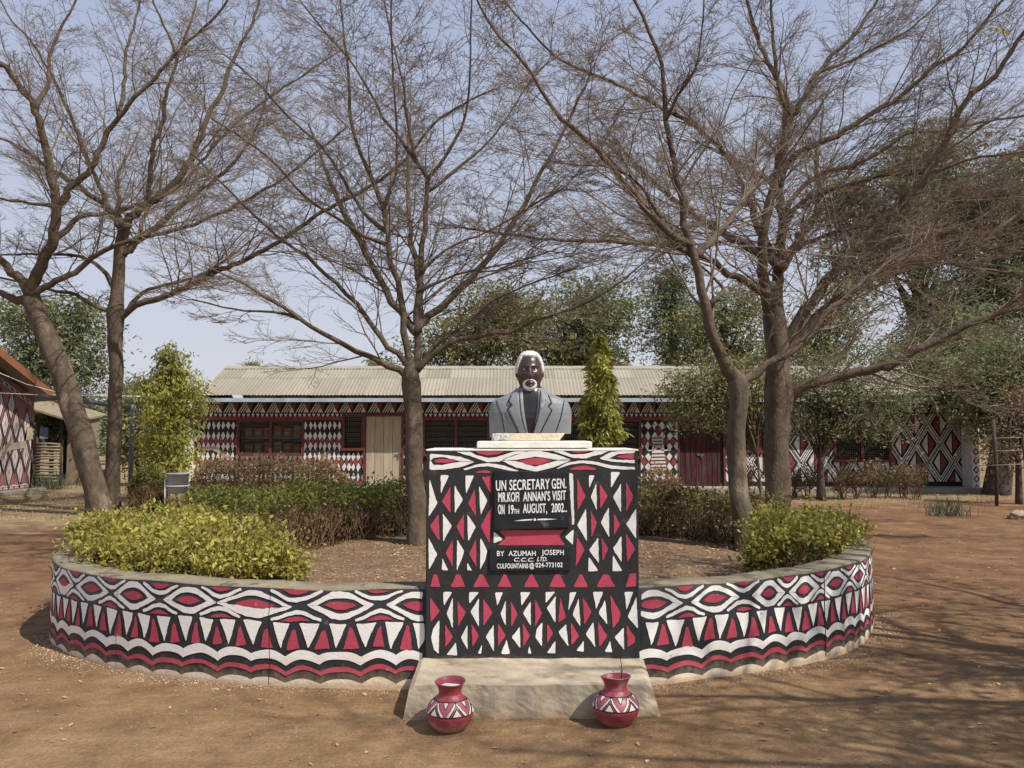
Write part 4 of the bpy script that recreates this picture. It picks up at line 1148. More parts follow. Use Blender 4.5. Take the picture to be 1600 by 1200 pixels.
def put_sheet(me, x, y, z, a, flip=False, tilt=0):
    o_ = bpy.data.objects.new('roof_sheet', me); C.objects.link(o_); o_.parent = roof
    o_.location = (x, y, z); o_.rotation_euler = (a, tilt, PI if flip else 0)
rs = random.Random(3)
for i in range(nS):
    x = rX0+i*sw
    put_sheet(meL, x, yE-rs.uniform(0, .02), zE+rs.uniform(0, .004)+(i % 2)*.003, an)
    put_sheet(meU, x+rs.uniform(-.01, .01), yE+math.cos(an)*(SLn-upL), zE+math.sin(an)*(SLn-upL)+.012+(i % 2)*.003, an)
    put_sheet(meB, x+sw, 2*yR-yE, zE+(i % 2)*.003, an, True)
m = MB(); nrd = 120
for i in range(nrd+1):
    x = lerp(rX0, rX1, i/nrd)
    for dy_, dz_ in ((-.2, -.2*math.tan(an)+.03), (-.07, .0+.02), (0, .045), (.07, .02), (.2, -.2*math.tan(an)+.03)): m.v.append((x, yR+dy_, zR+dz_+.004*math.sin(i*1.7)))
for i in range(nrd):
    for k in range(4): a = i*5+k; m.f.append((a, a+5, a+6, a+1)); m.m.append(0)
m.build('ridge_cap', M['roof'], roof)
m = MB(); zg1, zg0 = at(800, 622, yE+.05).z, at(800, 628, yE+.05).z
m.box(rX0-.05, at(1462, 620, yE).x, yE+.02, yE+.05, zg0, zg1); m.build('fascia', M['gutter'], bld)
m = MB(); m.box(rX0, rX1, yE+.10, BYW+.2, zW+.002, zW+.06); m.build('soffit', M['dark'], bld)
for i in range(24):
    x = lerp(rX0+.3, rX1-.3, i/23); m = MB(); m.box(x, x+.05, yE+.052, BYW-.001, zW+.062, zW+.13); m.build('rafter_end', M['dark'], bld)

# ------------------------------------------------------------------ left house (gable end towards +X)
HX = -13.72; yC = 24.8; yP = 20.6; zEv = 2.62; zPk = 4.2
hs = thing('gable_house', 'house with pink, white and black striped gable wall and orange roof edge', 'house', (HX-3, yP, 0))
m = MB(); y0_ = 2*yP-yC
m.v = [(HX, y0_, -.1), (HX, yC, -.1), (HX, yC, zEv), (HX, yP, zPk), (HX, y0_, zEv), (HX-7, y0_, -.1), (HX-7, yC, -.1), (HX-7, yC, zEv), (HX-7, yP, zPk), (HX-7, y0_, zEv)]
m.f = [(0,1,2,3,4), (9,8,7,6,5), (1,6,7,2), (0,4,9,5)]; m.m = [0]*4
m.build('wall', M['pinkwall'], hs)
HP = []; HP2 = []
y = yC-.1; R = random.Random(21)
while y > y0_:
    zt_3 = zEv+(yC-y)/(yC-yP)*(zPk-zEv) if y > yP else zPk-(yP-y)/(yC-yP)*(zPk-zEv)
    for c in range(3):
        zc_ = .55+c*.90+(.45 if int(round((yC-y)/.26)) % 2 else 0)+R.uniform(-.05, .05)
        if zc_+.35 > zt_3-.3: continue
        w, h = .19, .50
        for sg in (-1, 1):
            for k_, (ww, th, mi2) in enumerate(((1.0, .035, 1), (.82, .035, 0), (.5, .06, 0))):
                p_ = [(y+sg*w*ww, zc_), (y+sg*.01, zc_+h*ww), (y+sg*.01, zc_+h*ww-.14), (y+sg*(w*ww-th), zc_), (y+sg*.01, zc_-h*ww+.14), (y+sg*.01, zc_-h*ww)]
                HP.append((mi2, p_))
    # interlaced chain along the rake, wave at the foot
    for sg in (-1, 1):
        zc2 = zt_3-.22
        HP.append((1, bandpoly([(y-.2, zc2-sg*.08+.075), (y, zc2+sg*.08), (y+.2, zc2-sg*.08-.075)], .055)))
        HP2.append((0, bandpoly([(y-.2, zc2-sg*.08+.075), (y, zc2+sg*.08), (y+.2, zc2-sg*.08-.075)], .022)))
    HP.append((0, bandpoly([(y-.2, .10), (y-.1, .17), (y, .19), (y+.1, .17), (y+.2, .10)], .035)))
    y -= .26
def hclip(L_): return [(a, cliprect(p, (y0_+.02, yC-.02, .02, 9))) for a, p in L_]
paint('painted_pattern', [q for q in hclip(HP) if len(q[1]) > 2 and q[0] == 0], [M['bwhite'], M['bblack']], lambda a, b: Vector((HX+.005, a, b)), hs, dorough=False)
paint('painted_outline', [q for q in hclip(HP) if len(q[1]) > 2 and q[0] == 1], [M['bwhite'], M['bblack']], lambda a, b: Vector((HX+.009, a, b)), hs, dorough=False)
paint('painted_chain', [q for q in hclip(HP2) if len(q[1]) > 2], [M['bwhite']], lambda a, b: Vector((HX+.013, a, b)), hs, dorough=False)
paint('render_scar', [(0, [(yC-.05, 1.75), (yC-.35, 1.8), (yC-.4, 1.2), (yC-1.2, 1.15), (yC-1.9, .7), (yC-2.0, .85), (yC-1.3, 1.32), (yC-.5, 1.4), (yC-.05, 1.45)])], [M['patch']], lambda a, b: Vector((HX+.017, a, b)), hs, dorough=False)
tl = (zPk-zEv)/(yC-yP)
for sgn in (1, -1):
    def rf(y_, off): return (yP+sgn*y_, zPk+.14+off-tl*y_)
    m = MB(); L0 = yC-yP+.55
    a, b = rf(0, 0), rf(L0, 0)
    nn = 60
    for i in range(nn+1):
        x = lerp(HX+.55, HX-7.4, i/nn); zz_ = .012*(i % 2)
        m.v += [(x, a[0], a[1]+zz_), (x, b[0], b[1]+zz_)]
    for i in range(nn): k = i*2; m.f.append((k, k+2, k+3, k+1)); m.m.append(0)
    m.build('roof', M['rust'] if sgn < 0 else M['roof'], hs)
    m = MB()
    for x_a, x_b, d0, d1, nm in ((HX+.55, HX+.60, -.20, .02, 0),):
        m.add([(x_a, a[0], a[1]+d0), (x_b, a[0], a[1]+d0), (x_b, a[0], a[1]+d1), (x_a, a[0], a[1]+d1), (x_a, b[0], b[1]+d0), (x_b, b[0], b[1]+d0), (x_b, b[0], b[1]+d1), (x_a, b[0], b[1]+d1)],
              [(0,1,2,3),(7,6,5,4),(0,4,5,1),(1,5,6,2),(2,6,7,3),(3,7,4,0)])
    m.build('barge_board', M['orangefascia'], hs)
m = MB(); m.box(HX-.0, HX+.35, y0_, yC+.15, -.05, .06); m.build('plinth_walk', M['concrete'], hs)

# ------------------------------------------------------------------ things at the left back
def frompx(px, py): return gnd(px, py)
# pipe frame
tY = 21.5; a = at(60, 618, 19.5); b = at(207, 637, tY); c = at(207, 722, tY)
pf = thing('pipe_frame', 'bent grey metal pipe standing like a gatepost behind the left trees', 'pipe', (b.x, tY, 0))
m = MB(); m.tube([a, b], .055, 10); m.build('cross_pipe', M['pipe'], pf, True)
m = MB(); m.tube([Vector((b.x, tY, -.1)), Vector((b.x, tY, b.z))], .06, 10); m.build('upright_pipe', M['pipe'], pf, True)
m = MB(); m.ell((b.x, tY, b.z), (.085, .085, .085)); m.build('elbow', M['steel'], pf, True)
# wires
for pts, nm in (([at(-40, 566, 20.5), at(40, 600, 21.5), at(90, 613, 22.5), at(200, 619, 23), at(303, 619, 24.0)], 'thin white wire strung high from the house gable to the long building'),
                ([at(-40, 612, 20.5), at(60, 617, 21.5), at(180, 619, 23), at(303, 622, 24.0)], 'thin white wire running level and lower to the long building')):
    m = MB(); m.tube(pts, .011, 5); o_ = m.build('wire', M['bwhite'], None, True); tag(o_, nm, 'wire', 'wires between the buildings')
# litter bin on a stand
def litter_bin(px, py, Y, s, label):
    p = at(px, py, Y); base = Vector((p.x, Y, 0)); t = thing('litter_bin', label, 'bin', base)
    z0_, z1_ = .44*s, .86*s; m = MB(); prf = [(.0, z0_), (.19*s, z0_), (.205*s, z0_+.14*s), (.21*s, z0_+.142*s), (.22*s, z1_-.02), (.235*s, z1_-.02), (.235*s, z1_), (.215*s, z1_), (.19*s, z0_+.05), (0, z0_+.04)]
    n = 20
    for r, h in prf:
        for i in range(n): m.v.append((base.x+r*math.cos(2*PI*i/n), base.y+r*math.sin(2*PI*i/n), h))
    for j in range(len(prf)-1):
        for i in range(n): m.f.append((j*n+i, j*n+(i+1) % n, (j+1)*n+(i+1) % n, (j+1)*n+i)); m.m.append(0)
    m.build('drum', M['bin'], t, True)
    m = MB(); r = .245*s; m.tube([Vector((base.x+r*math.cos(a), base.y+r*math.sin(a), z0_+.16*s)) for a in np.linspace(0, 2*PI, 21)], .012, 6, cap=False); m.build('ring_holder', M['steel'], t, True)
    for sx_ in (-1,):
        m = MB(); m.tube([Vector((base.x+sx_*r*.9, base.y-.1, z0_+.3*s)), Vector((base.x+sx_*r*.9, base.y-.1, 0))], .014, 6); m.build('leg', M['steel'], t, True)
    m = MB(); m.box(base.x-r, base.x+r*1.4, base.y-.13, base.y-.09, .04, .06); m.build('foot_bar', M['steel'], t)
litter_bin(278, 740, 17.3, .95, 'grey litter drum on a white stand by the brown hedge')
litter_bin(157, 730, 22.5, .8, 'small grey drum bin half hidden between the two left trunks')
# shack with cane screen
sh = thing('cane_shack', 'open shack with cane screen and yellow wall beside the painted house', 'shack', (-13.0, 27.5, 0))
sY = 27.0; X0, X1 = at(57, 700, sY).x, at(94, 700, sY).x
for i in range(13):
    z = .15+i*.095; m = MB(); m.tube([Vector((X0, sY, z)), Vector(((X0+X1)/2, sY-.02, z+random.uniform(-.02, .02))), Vector((X1, sY, z+random.uniform(-.02, .02)))], .035, 6); m.build('cane', M['bamboo'], sh, True)
for x in (X0, X1): 
    m = MB(); m.tube([Vector((x, sY+.05, -.1)), Vector((x, sY+.05, 2.0))], .05, 8); m.build('post', M['darkbark'], sh, True)
m = MB(); m.box(X0, X1+.2, sY+1.6, sY+1.7, -.1, 1.9); m.build('back_wall', M['dark'], sh)
m = MB(); m.box(X1+.06, X1+.46, sY+.3, sY+1.6, -.1, 2.15); m.build('side_wall', M['yellowwall'], sh)
m = MB(); m.v = [(X0-.4, sY-.3, 2.5), (X1+.55, sY-.3, 2.0), (X1+.55, sY+1.9, 2.25), (X0-.4, sY+1.9, 2.75), (X0-.4, sY-.3, 2.44), (X1+.55, sY-.3, 1.94), (X1+.55, sY+1.9, 2.19), (X0-.4, sY+1.9, 2.69)]
m.f = [(0,1,2,3),(7,6,5,4),(0,4,5,1),(1,5,6,2),(2,6,7,3),(3,7,4,0)]; m.m = [0]*6; m.build('thatch_roof', M['yellowwall'], sh)
m = MB(); m.box(X0+.1, X0+.34, sY-.02, sY+.03, 1.45, 1.8, 0, Matrix.Rotation(0, 4, 'X')); o_ = m.build('hung_cloth', M['tarp'], None); tag(o_, 'pale blue cloth hanging over the cane screen', 'cloth')
# log and rock pile
lp = [(88, 752, .75, .09, 'darkbark', .5), (100, 757, .9, .07, 'stone', .15), (112, 752, .8, .06, 'bamboo', -.2), (95, 747, .6, .08, 'rust', .9)]
for i, (a, b, l, r, mk, sl) in enumerate(lp):
    p = gnd(a, b); m = MB(); m.tube([p+Vector((-l/2, 0, r)), p+Vector((0, .05, r*1.3)), p+Vector((l/2, .1, r+sl*.3))], [r, r*1.1, r*.8], 8)
    o_ = m.build('log', M[mk], None, True); tag(o_, ['dark log lying by the corner of the painted house', 'grey log at the front of the wood pile', 'pale cane pole on the wood pile', 'short rusty red log tilted upward on the pile'][i], 'log', 'wood pile at the house corner')
def rock(px, py, s, label, seed, zs=.6):
    r = random.Random(seed); p = gnd(px, py); m = MB(); m.ell((0, 0, 0), (s, s*.7, s*zs), 10, 7)
    m.v = [(p.x+x*(1+r.uniform(-.2, .2)), p.y+y*(1+r.uniform(-.2, .2)), float(gz(p.x, p.y))+s*zs*.4+z*(1+r.uniform(-.15, .15))) for x, y, z in m.v]
    o_ = m.build('stone', M['stone'], None); tag(o_, label, 'stone', 'loose stones on the ground'); return o_
rock(110, 757, .16, 'pale rounded rock at the end of the wood pile', 1)
rock(68, 757, .13, 'dark small rock close to the painted house corner', 2)
rock(99, 1157, .018, 'small pale stone lying in the sandy foreground at lower left', 3, .4)
rock(336, 1078, .028, 'flat pale stone below the left half of the wall', 4, .3)
rock(357, 1079, .016, 'small round stone beside the flat one below the left wall', 5, .5)
rock(1590, 810, .2, 'dark rock at the right edge near the fence', 6)
rock(1370, 1113, .022, 'brown pebble in the dappled ground at lower right', 7, .4)
rock(1288, 1142, .024, 'dark brown stone in the foreground right of the pots', 8, .4)

# ------------------------------------------------------------------ bare trees
def tubes_np(P, R, n=3):
    """P (N,K,3), R (N,K) -> verts, quads"""
    N_, K = R.shape
    T = np.empty_like(P); T[:, 1:-1] = P[:, 2:]-P[:, :-2] if K > 2 else T[:, 1:-1]; T[:, 0] = P[:, 1]-P[:, 0]; T[:, -1] = P[:, -1]-P[:, -2]
    T /= np.linalg.norm(T, axis=2, keepdims=True)+1e-9
    ref = np.zeros_like(T); ref[..., 2] = 1; sw_ = np.abs(T[..., 2]) > .9; ref[sw_] = (1, 0, 0)
    A = np.cross(T, ref); A /= np.linalg.norm(A, axis=2, keepdims=True)+1e-9; B = np.cross(T, A)
    ang = 2*PI*np.arange(n)/n
    V = P[:, :, None, :]+(A[:, :, None, :]*np.cos(ang)[None, None, :, None]+B[:, :, None, :]*np.sin(ang)[None, None, :, None])*R[:, :, None, None]
    V = V.reshape(-1, 3); base = (np.arange(N_)*K*n)[:, None, None]
    k = np.arange(K-1)[None, :, None]*n; s_ = np.arange(n)[None, None, :]; s2 = (s_+1) % n
    Q = np.stack([base+k+s_, base+k+s2, base+k+n+s2, base+k+n+s_], -1).reshape(-1, 4)
    return V, Q
def cones_np(P, R):
    V, Q = tubes_np(P, R, 3); N_ = len(P); V = V.reshape(N_, 2, 3, 3); V = np.concatenate([V[:, 0], P[:, 1:2]], 1).reshape(-1, 3)
    b = np.arange(N_)[:, None]*4; T = np.stack([np.concatenate([b, b+1, b+3], 1), np.concatenate([b+1, b+2, b+3], 1), np.concatenate([b+2, b, b+3], 1)], 1).reshape(-1, 3)
    return V, T
def tri_mesh(name, parts, mats, parent, kind):
    Vs = []; Ts = []; off = 0
    for v, q in parts:
        if q.shape[1] == 4: q = np.concatenate([q[:, [0, 1, 2]], q[:, [0, 2, 3]]])
        Vs.append(v); Ts.append(q+off); off += len(v)
    return np_mesh(name, np.concatenate(Vs), np.concatenate(Ts), mats, parent, False, kind)
def spawn(rg, pos, tan, rad, length, K, wig=.22, up=.12, r_end=.5, flat=None):
    N_ = len(pos); P = np.empty((N_, K, 3)); P[:, 0] = pos; d = tan.copy(); st_ = (length/(K-1))[:, None]
    for k in range(1, K):
        d = d+rg.normal(0, wig, (N_, 3))+np.array([0, 0, up])
        if flat is not None: d[:, 2] *= flat
        d /= np.linalg.norm(d, axis=1, keepdims=True)+1e-9
        P[:, k] = P[:, k-1]+d*st_
    Rr = rad[:, None]*np.linspace(1, r_end, K)[None, :]
    return P, Rr
def children(rg, P, Rr, m, t0=.15, ang=(.6, 1.0), ratio=(.35, .6), flat=.6, upb=.1, rr=.55, rmin=.002):
    N_, K, _ = P.shape
    t = t0+(1-t0)*(np.arange(m)[None, :]+rg.random((N_, m)))/m; t = np.clip(t, 0, .999); f = t*(K-1); i = f.astype(int); fr_ = (f-i)[..., None]
    idx = np.arange(N_)[:, None]
    a = P[idx, i]; b = P[idx, i+1]; pos = a+(b-a)*fr_; T = (b-a); T = T/(np.linalg.norm(T, axis=2, keepdims=True)+1e-9)
    L_ = np.linalg.norm(P[:, 1:]-P[:, :-1], axis=2).sum(1)[:, None]
    length = L_*(1-.45*t)*rg.uniform(*ratio, (N_, m))
    rp_ = rg.normal(0, 1, (N_, m, 3)); side = np.cross(T, np.array([0, 0, 1.0])); side /= np.linalg.norm(side, axis=2, keepdims=True)+1e-9
    sgn = np.where((np.arange(m)[None, :]+rg.integers(0, 2, (N_, 1))) % 2 == 0, 1.0, -1.0)[..., None]
    perp = side*sgn*1.0+rp_*.42; perp -= T*(perp*T).sum(2, keepdims=True); perp /= np.linalg.norm(perp, axis=2, keepdims=True)+1e-9
    an_ = rg.uniform(*ang, (N_, m))[..., None]
    d = T*np.cos(an_)+perp*np.sin(an_); d[..., 2] = d[..., 2]*(flat if np.isscalar(flat) else 1)+upb; d /= np.linalg.norm(d, axis=2, keepdims=True)
    r = Rr[idx, i]*rr; r = np.maximum(r*rg.uniform(.7, 1.0, (N_, m)), rmin)
    return pos.reshape(-1, 3), d.reshape(-1, 3), r.ravel(), length.ravel()
def smooth_path(P, R, step):
    out = []; ro = []; n = len(P)
    for i in range(n-1):
        a, b, c, d = P[max(i-1, 0)], P[i], P[i+1], P[min(i+2, n-1)]
        k = max(2, int((c-b).length/step))
        for j in range(k):
            t = j/k; out.append(.5*((2*b)+(c-a)*t+(2*a-5*b+4*c-d)*t*t+(3*b-a-3*c+d)*t**3)); ro.append(R[i]+(R[i+1]-R[i])*t)
    out.append(P[-1]); ro.append(R[-1]); return out, ro
def bare_tree(label, Y, trunk, limbs, seed, extra=(), dens=1.0, group='bare trees round the planter ring', base_z=0.0, twigr=1.0, ts=.8):
    """trunk: [(px,py,widthpx)], limbs: [(slope, w0px, w1px, [(px,py)...])]; depth of a limb starts at its nearest point on what is built"""
    rg = np.random.default_rng(seed); rl = random.Random(seed)
    trunk = [(a, b, w*ts) for a, b, w in trunk]
    p0 = at(trunk[0][0], trunk[0][1], Y)
    t = thing('bare_tree', label, 'tree', (p0.x, Y, base_z), group)
    known = []      # (px, py, Y, radius m)
    def reg(pxs, Ys, Rs):
        for (a, b), y_, r in zip(pxs, Ys, Rs): known.append((a, b, y_, r))
    P = [at(a, b, Y) for a, b, w in trunk]; Rr = [w/2*mpp(Y) for a, b, w in trunk]
    P[0].z = base_z-.15; 
    Q_, RR = smooth_path(P, Rr, .10)
    # root flare and slight lumps
    RR = [r*(1+.18*math.exp(-max(0, p.z-base_z)/.14)) for p, r in zip(Q_, RR)]
    m = MB(); m.tube(Q_, RR, 18)
    m.v = [(x+.010*math.sin(z*6+y*9), y, z) if True else None for x, y, z in m.v]
    cxy = [(q.x, q.y) for q in Q_]
    ph = rl.uniform(0, 6)
    for i in range(len(Q_)):
        for k in range(18):
            v = m.v[i*18+k]; c = Q_[i]; an_ = 2*PI*k/18; f = 1+.07*math.sin(2*an_+ph+c.z*.8)+.045*math.sin(5*an_+c.z*2.1+ph)+.03*math.sin(3*an_-c.z*5)
            m.v[i*18+k] = (c.x+(v[0]-c.x)*f, c.y+(v[1]-c.y)*f, c.z+(v[2]-c.z)*f)
    m.build('trunk', M['bark'], t, True)
    for (a1, b1, w1), (a2, b2, w2) in zip(trunk, trunk[1:]):
        for k in range(8): f = k/8; known.append((lerp(a1, a2, f), lerp(b1, b2, f), Y, lerp(w1, w2, f)/2*mpp(Y)))
    known.append((trunk[-1][0], trunk[-1][1], Y, trunk[-1][2]/2*mpp(Y)))
    mains = []
    for slope, w0, w1, pts in limbs:
        q = min(known, key=lambda k: (k[0]-pts[0][0])**2+(k[1]-pts[0][1])**2)
        y_ = q[2]; W = []; Ys = []
        tot = sum(math.hypot(a2-a1, b2-b1) for (a1, b1), (a2, b2) in zip(pts, pts[1:])); acc = 0
        for i, (a, b) in enumerate(pts):
            if i: dpx = math.hypot(a-pts[i-1][0], b-pts[i-1][1]); acc += dpx; y_ += slope*dpx*mpp(Y)
            Ys.append(y_); W.append(at(a, b, y_))
        W[0] = at(q[0], q[1], q[2])
        Rs = [max(.010, lerp(w0, w1*.75, (i/(len(pts)-1))**.7)*.76/2*mpp(Ys[i])) for i in range(len(pts))]
        Rs[0] = min(Rs[0]*1.25, q[3]*1.0)
        mains.append((W, Rs)); 
        for i in range(len(pts)-1):
            for k in range(5): f = k/5; known.append((lerp(pts[i][0], pts[i+1][0], f), lerp(pts[i][1], pts[i+1][1], f), lerp(Ys[i], Ys[i+1], f), lerp(Rs[i], Rs[i+1], f)))
    for W, Rs in extra: mains.append(([Vector(p) for p in W], list(Rs)))
    pos, tan, rad, rem = [], [], [], []
    for W, Rs in mains:
        Q_, RR = smooth_path(W, Rs, .14)
        for i in range(1, len(Q_)-1): 
            j_ = min(.02, RR[i]*.35)
            Q_[i] = Q_[i]+Vector((rl.gauss(0, j_), rl.gauss(0, j_), rl.gauss(0, j_)))
        m = MB(); m.tube(Q_, RR, 9); m.build('limb', M['bark'], t, True)
        L_ = [0]
        for a, b in zip(Q_, Q_[1:]): L_.append(L_[-1]+(b-a).length)
        tot = L_[-1]; s_ = .10*tot+.15
        while s_ < tot-.05:
            i = min(len(Q_)-2, int(np.searchsorted(L_, s_))-1); f = (s_-L_[i])/(L_[i+1]-L_[i]+1e-9)
            pos.append(Q_[i].lerp(Q_[i+1], f)); tan.append((Q_[i+1]-Q_[i]).normalized()); rad.append(RR[i]); rem.append((tot-s_))
            s_ += rl.uniform(.14, .33)/dens
        for _ in range(3):
            pos.append(Q_[-1]); tan.append((Q_[-1]-Q_[-3]).normalized()); rad.append(RR[-1]*1.6); rem.append(1.4)
    pos = np.array([p[:] for p in pos]); tan = np.array([p[:] for p in tan]); rad = np.array(rad); rem = np.array(rem); n = len(pos)
    # second order
    perp = rg.normal(0, 1, (n, 3)); perp[:, 2] *= .55; perp -= tan*(perp*tan).sum(1, keepdims=True); perp /= np.linalg.norm(perp, axis=1, keepdims=True)
    a_ = rg.uniform(.45, .95, n)[:, None]; d = tan*np.cos(a_)+perp*np.sin(a_); d[:, 2] = d[:, 2]*.75+.10; d /= np.linalg.norm(d, axis=1, keepdims=True)
    ln = np.clip(.45*rem+.5, .6, 2.6)*rg.uniform(.55, 1.1, n)
    r2 = np.clip(rad*.33, .005, .018)*rg.uniform(.7, 1.1, n)
    P2, R2 = spawn(rg, pos, d, r2, ln, 7, .13, .05, .30)
    a = children(rg, P2, R2, 7, .12, (.45, .9), (.35, .62), .7, .06, .62, .0035)
    P3, R3 = spawn(rg, a[0], a[1], a[2], a[3], 5, .16, .04, .5)
    b = children(rg, P3, R3, 7 if Y < 15 else 6, .1, (.45, .95), (.38, .70), .7, .05, .7, .0027*twigr)
    P4, R4 = spawn(rg, b[0], b[1], b[2], b[3], 3, .18, .04, .65)
    c = children(rg, P4, R4, 3, .15, (.5, 1.0), (.45, .85), .8, .05, .85, .0024*twigr)
    P5, R5 = spawn(rg, c[0], c[1], c[2], c[3], 2, .2, .03, .7)
    tri_mesh('twigs', [tubes_np(P2, R2, 5), tubes_np(P3, R3, 3), tubes_np(P4, R4, 3), cones_np(P5, R5*1.25)], M['twig'], t, 'stuff')
    return t, 0
TQ = 0
def extra_limbs(base, n, seed, length, r, a0=.4, a1=2.7, up=.5):
    """limbs leaving away from the camera side so that the crown is round"""
    R = random.Random(seed); out = []
    for i in range(n):
        a = lerp(a0, a1, (i+.5)/n); d = Vector((math.cos(a), math.sin(a), up+R.uniform(-.1, .4))); p = Vector(base); pts = [p.copy()]
        for k in range(5):
            d = (d.normalized()+Vector((R.gauss(0, .15), R.gauss(0, .15), .10))).normalized(); p = p+d*length/5; pts.append(p.copy())
        out.append((pts, [lerp(r, .014, k/5) for k in range(6)]))
    return out
YA = 17.3
_, n_ = bare_tree('leaning bare tree at far left, its trunk tilting over the planter corner', YA,
  [(158,806,46),(150,770,42),(132,700,42),(114,640,40),(97,585,39),(78,535,37),(60,495,36),(50,468,32),(46,452,8)],
  [(-.25,30,13,[(49,466),(50,446),(65,415),(84,373),(89,322),(79,271),(70,224),(56,173),(33,140),(9,107),(-40,75)]),
   (.2,11,4,[(56,173),(75,126),(77,93),(98,37),(119,0),(135,-60)]),
   (-.15,17,5,[(89,322),(112,294),(145,261),(163,219),(187,182),(219,145),(257,103),(289,70),(327,37),(350,9),(380,-40)]),
   (.3,10,4,[(187,182),(194,131),(196,84),(210,37),(219,0),(225,-50)]),
   (-.2,16,5,[(62,462),(70,450),(117,425),(154,397),(210,373),(280,359),(336,336),(392,308),(448,275),(500,233),(540,200)]),
   (.3,22,10,[(49,466),(28,470),(0,457),(-60,425),(-130,380)]),
   (-.3,26,12,[(49,462),(35,439),(0,405),(-40,360),(-90,300)]),
   (.25,12,4,[(84,375),(126,341),(177,331),(205,322),(261,303),(308,261),(355,205),(410,160),(470,120),(530,80)]),
   (-.3,9,4,[(87,322),(50,318),(0,310),(-60,300)])], 101, dens=.95); TQ += n_
_, n_ = bare_tree('upright bare tree with grey straight trunk, right of the leaning one at left', YA+.5,
  [(176,806,36),(174,760,30),(178,700,28),(181,600,27),(180,520,28),(180,490,34),(184,460,24),(187,397,21),(194,362,20),(197,350,6)],
  [(.2,22,5,[(194,362),(205,341),(233,317),(280,280),(308,229),(327,182),(350,135),(364,93),(387,51),(406,0),(420,-50)]),
   (-.2,14,4,[(228,320),(233,303),(238,233),(254,196),(261,140),(275,98),(262,51),(240,5),(235,-40)]),
   (.1,8,3,[(275,98),(294,47),(308,0),(315,-40)]),
   (.3,15,5,[(192,360),(182,345),(154,313),(107,280),(75,261),(28,229),(0,215),(-60,190)]),
   (-.2,10,4,[(173,330),(145,266),(121,210),(98,154),(79,117),(47,61),(19,33),(0,0)]),
   (-.35,18,5,[(184,500),(191,495),(210,476),(261,462),(327,430),(383,406),(434,378),(505,331),(582,289),(634,248),(670,201),(711,170),(770,140)]),
   (.2,10,3,[(190,485),(224,457),(303,434),(340,415),(380,385),(430,345)]),
   (.2,13,5,[(176,492),(168,486),(140,471),(107,457),(75,453),(30,440),(-20,430)]),
   (-.2,11,4,[(182,460),(159,420),(126,401),(84,397),(28,397),(-30,400)])], 102, extra_limbs(at(190,400,YA+.5), 3, 5, 5.5, .07), dens=.9); TQ += n_
YC_ = 10.2
_, n_ = bare_tree('bare many-stemmed tree in the middle of the planter, left of the pedestal', YC_,
  [(657,856,50),(652,800,38),(648,740,35),(646,680,34),(645,630,37),(644,600,40),(643,578,30),(643,560,8)],
  [(-.2,19,5,[(640,592),(632,585),(608,573),(557,547),(505,522),(464,496),(417,465),(381,444),(330,420)]),
   (.1,7,3,[(464,497),(427,488),(381,485),(350,480),(300,468)]),
   (.15,15,5,[(638,582),(629,563),(608,542),(572,496),(541,460),(510,429),(479,400),(443,377),(402,341),(350,289),(300,240)]),
   (.05,19,5,[(641,580),(637,563),(632,517),(624,465),(613,413),(606,362),(593,310),(577,269),(557,222),(546,170),(544,103),(536,41),(528,-40)]),
   (-.2,8,3,[(598,330),(608,295),(619,269),(619,181),(613,103),(611,0),(612,-40)]),
   (-.25,9,4,[(606,378),(567,367),(520,336),(474,305),(433,258),(381,217),(330,185)]),
   (.3,9,4,[(603,358),(567,331),(536,279),(500,227),(453,186),(402,129),(350,85)]),
   (.1,19,12,[(648,580),(655,558),(650,506),(655,444),(660,382),(665,331),(668,279)]),
   (-.2,10,3,[(668,279),(686,258),(712,217),(727,181),(735,103),(737,0),(740,-40)]),
   (.25,10,3,[(668,279),(655,258),(629,222),(598,181),(572,134),(546,93),(505,47),(469,0),(440,-40)]),
   (.2,7,3,[(668,300),(722,258),(763,222),(794,181),(820,139),(860,90)]),
   (-.2,8,3,[(658,434),(681,403),(712,382),(763,362),(815,331),(880,295)]),
   (-.1,8,3,[(650,250),(642,217),(634,170),(629,129),(616,77),(600,0),(595,-40)]),
   (-.15,15,5,[(650,585),(665,566),(701,537),(743,527),(794,519),(836,501),(900,480),(950,455),(1000,415)]),
   (.2,10,4,[(654,580),(660,568),(681,537),(722,511),(758,480),(789,460),(841,439),(900,418)]),
   (.1,7,3,[(655,452),(712,429),(789,413),(860,392)])], 103, extra_limbs(at(650,520,YC_), 3, 6, 4.2, .05), dens=1.1, base_z=.3, twigr=.85); TQ += n_
YD = 9.9
_, n_ = bare_tree('bare tree on the planter right side with curved lower trunk behind the yellow bush', YD,
  [(1176,870,56),(1164,820,42),(1154,770,38),(1151,720,37),(1152,670,37),(1154,630,40),(1152,606,42),(1148,590,34),(1145,574,8)],
  [(-.1,30,6,[(1148,592),(1134,576),(1118,533),(1104,480),(1091,426),(1080,373),(1064,320),(1054,256),(1040,187),(1038,123),(1016,53),(990,0),(975,-50)]),
   (-.2,19,5,[(1080,384),(1043,362),(1006,320),(963,272),(926,229),(878,187),(846,139),(819,96),(782,59),(750,11),(730,-40)]),
   (.2,11,4,[(1108,478),(1131,453),(1118,437),(1096,416),(1060,380)]),
   (.25,9,3,[(1043,360),(1020,320),(1000,290),(960,262),(900,258),(850,250)]),
   (-.2,8,3,[(1040,187),(1060,150),(1085,110),(1095,60),(1100,0)]),
   (.3,24,9,[(1156,600),(1166,592),(1198,570),(1248,544),(1287,495),(1330,455),(1380,415),(1440,380)])], 104, extra_limbs(at(1085,400,YD), 2, 8, 4, .05), dens=1.15, base_z=.3, twigr=.85); TQ += n_
YE = 13.6
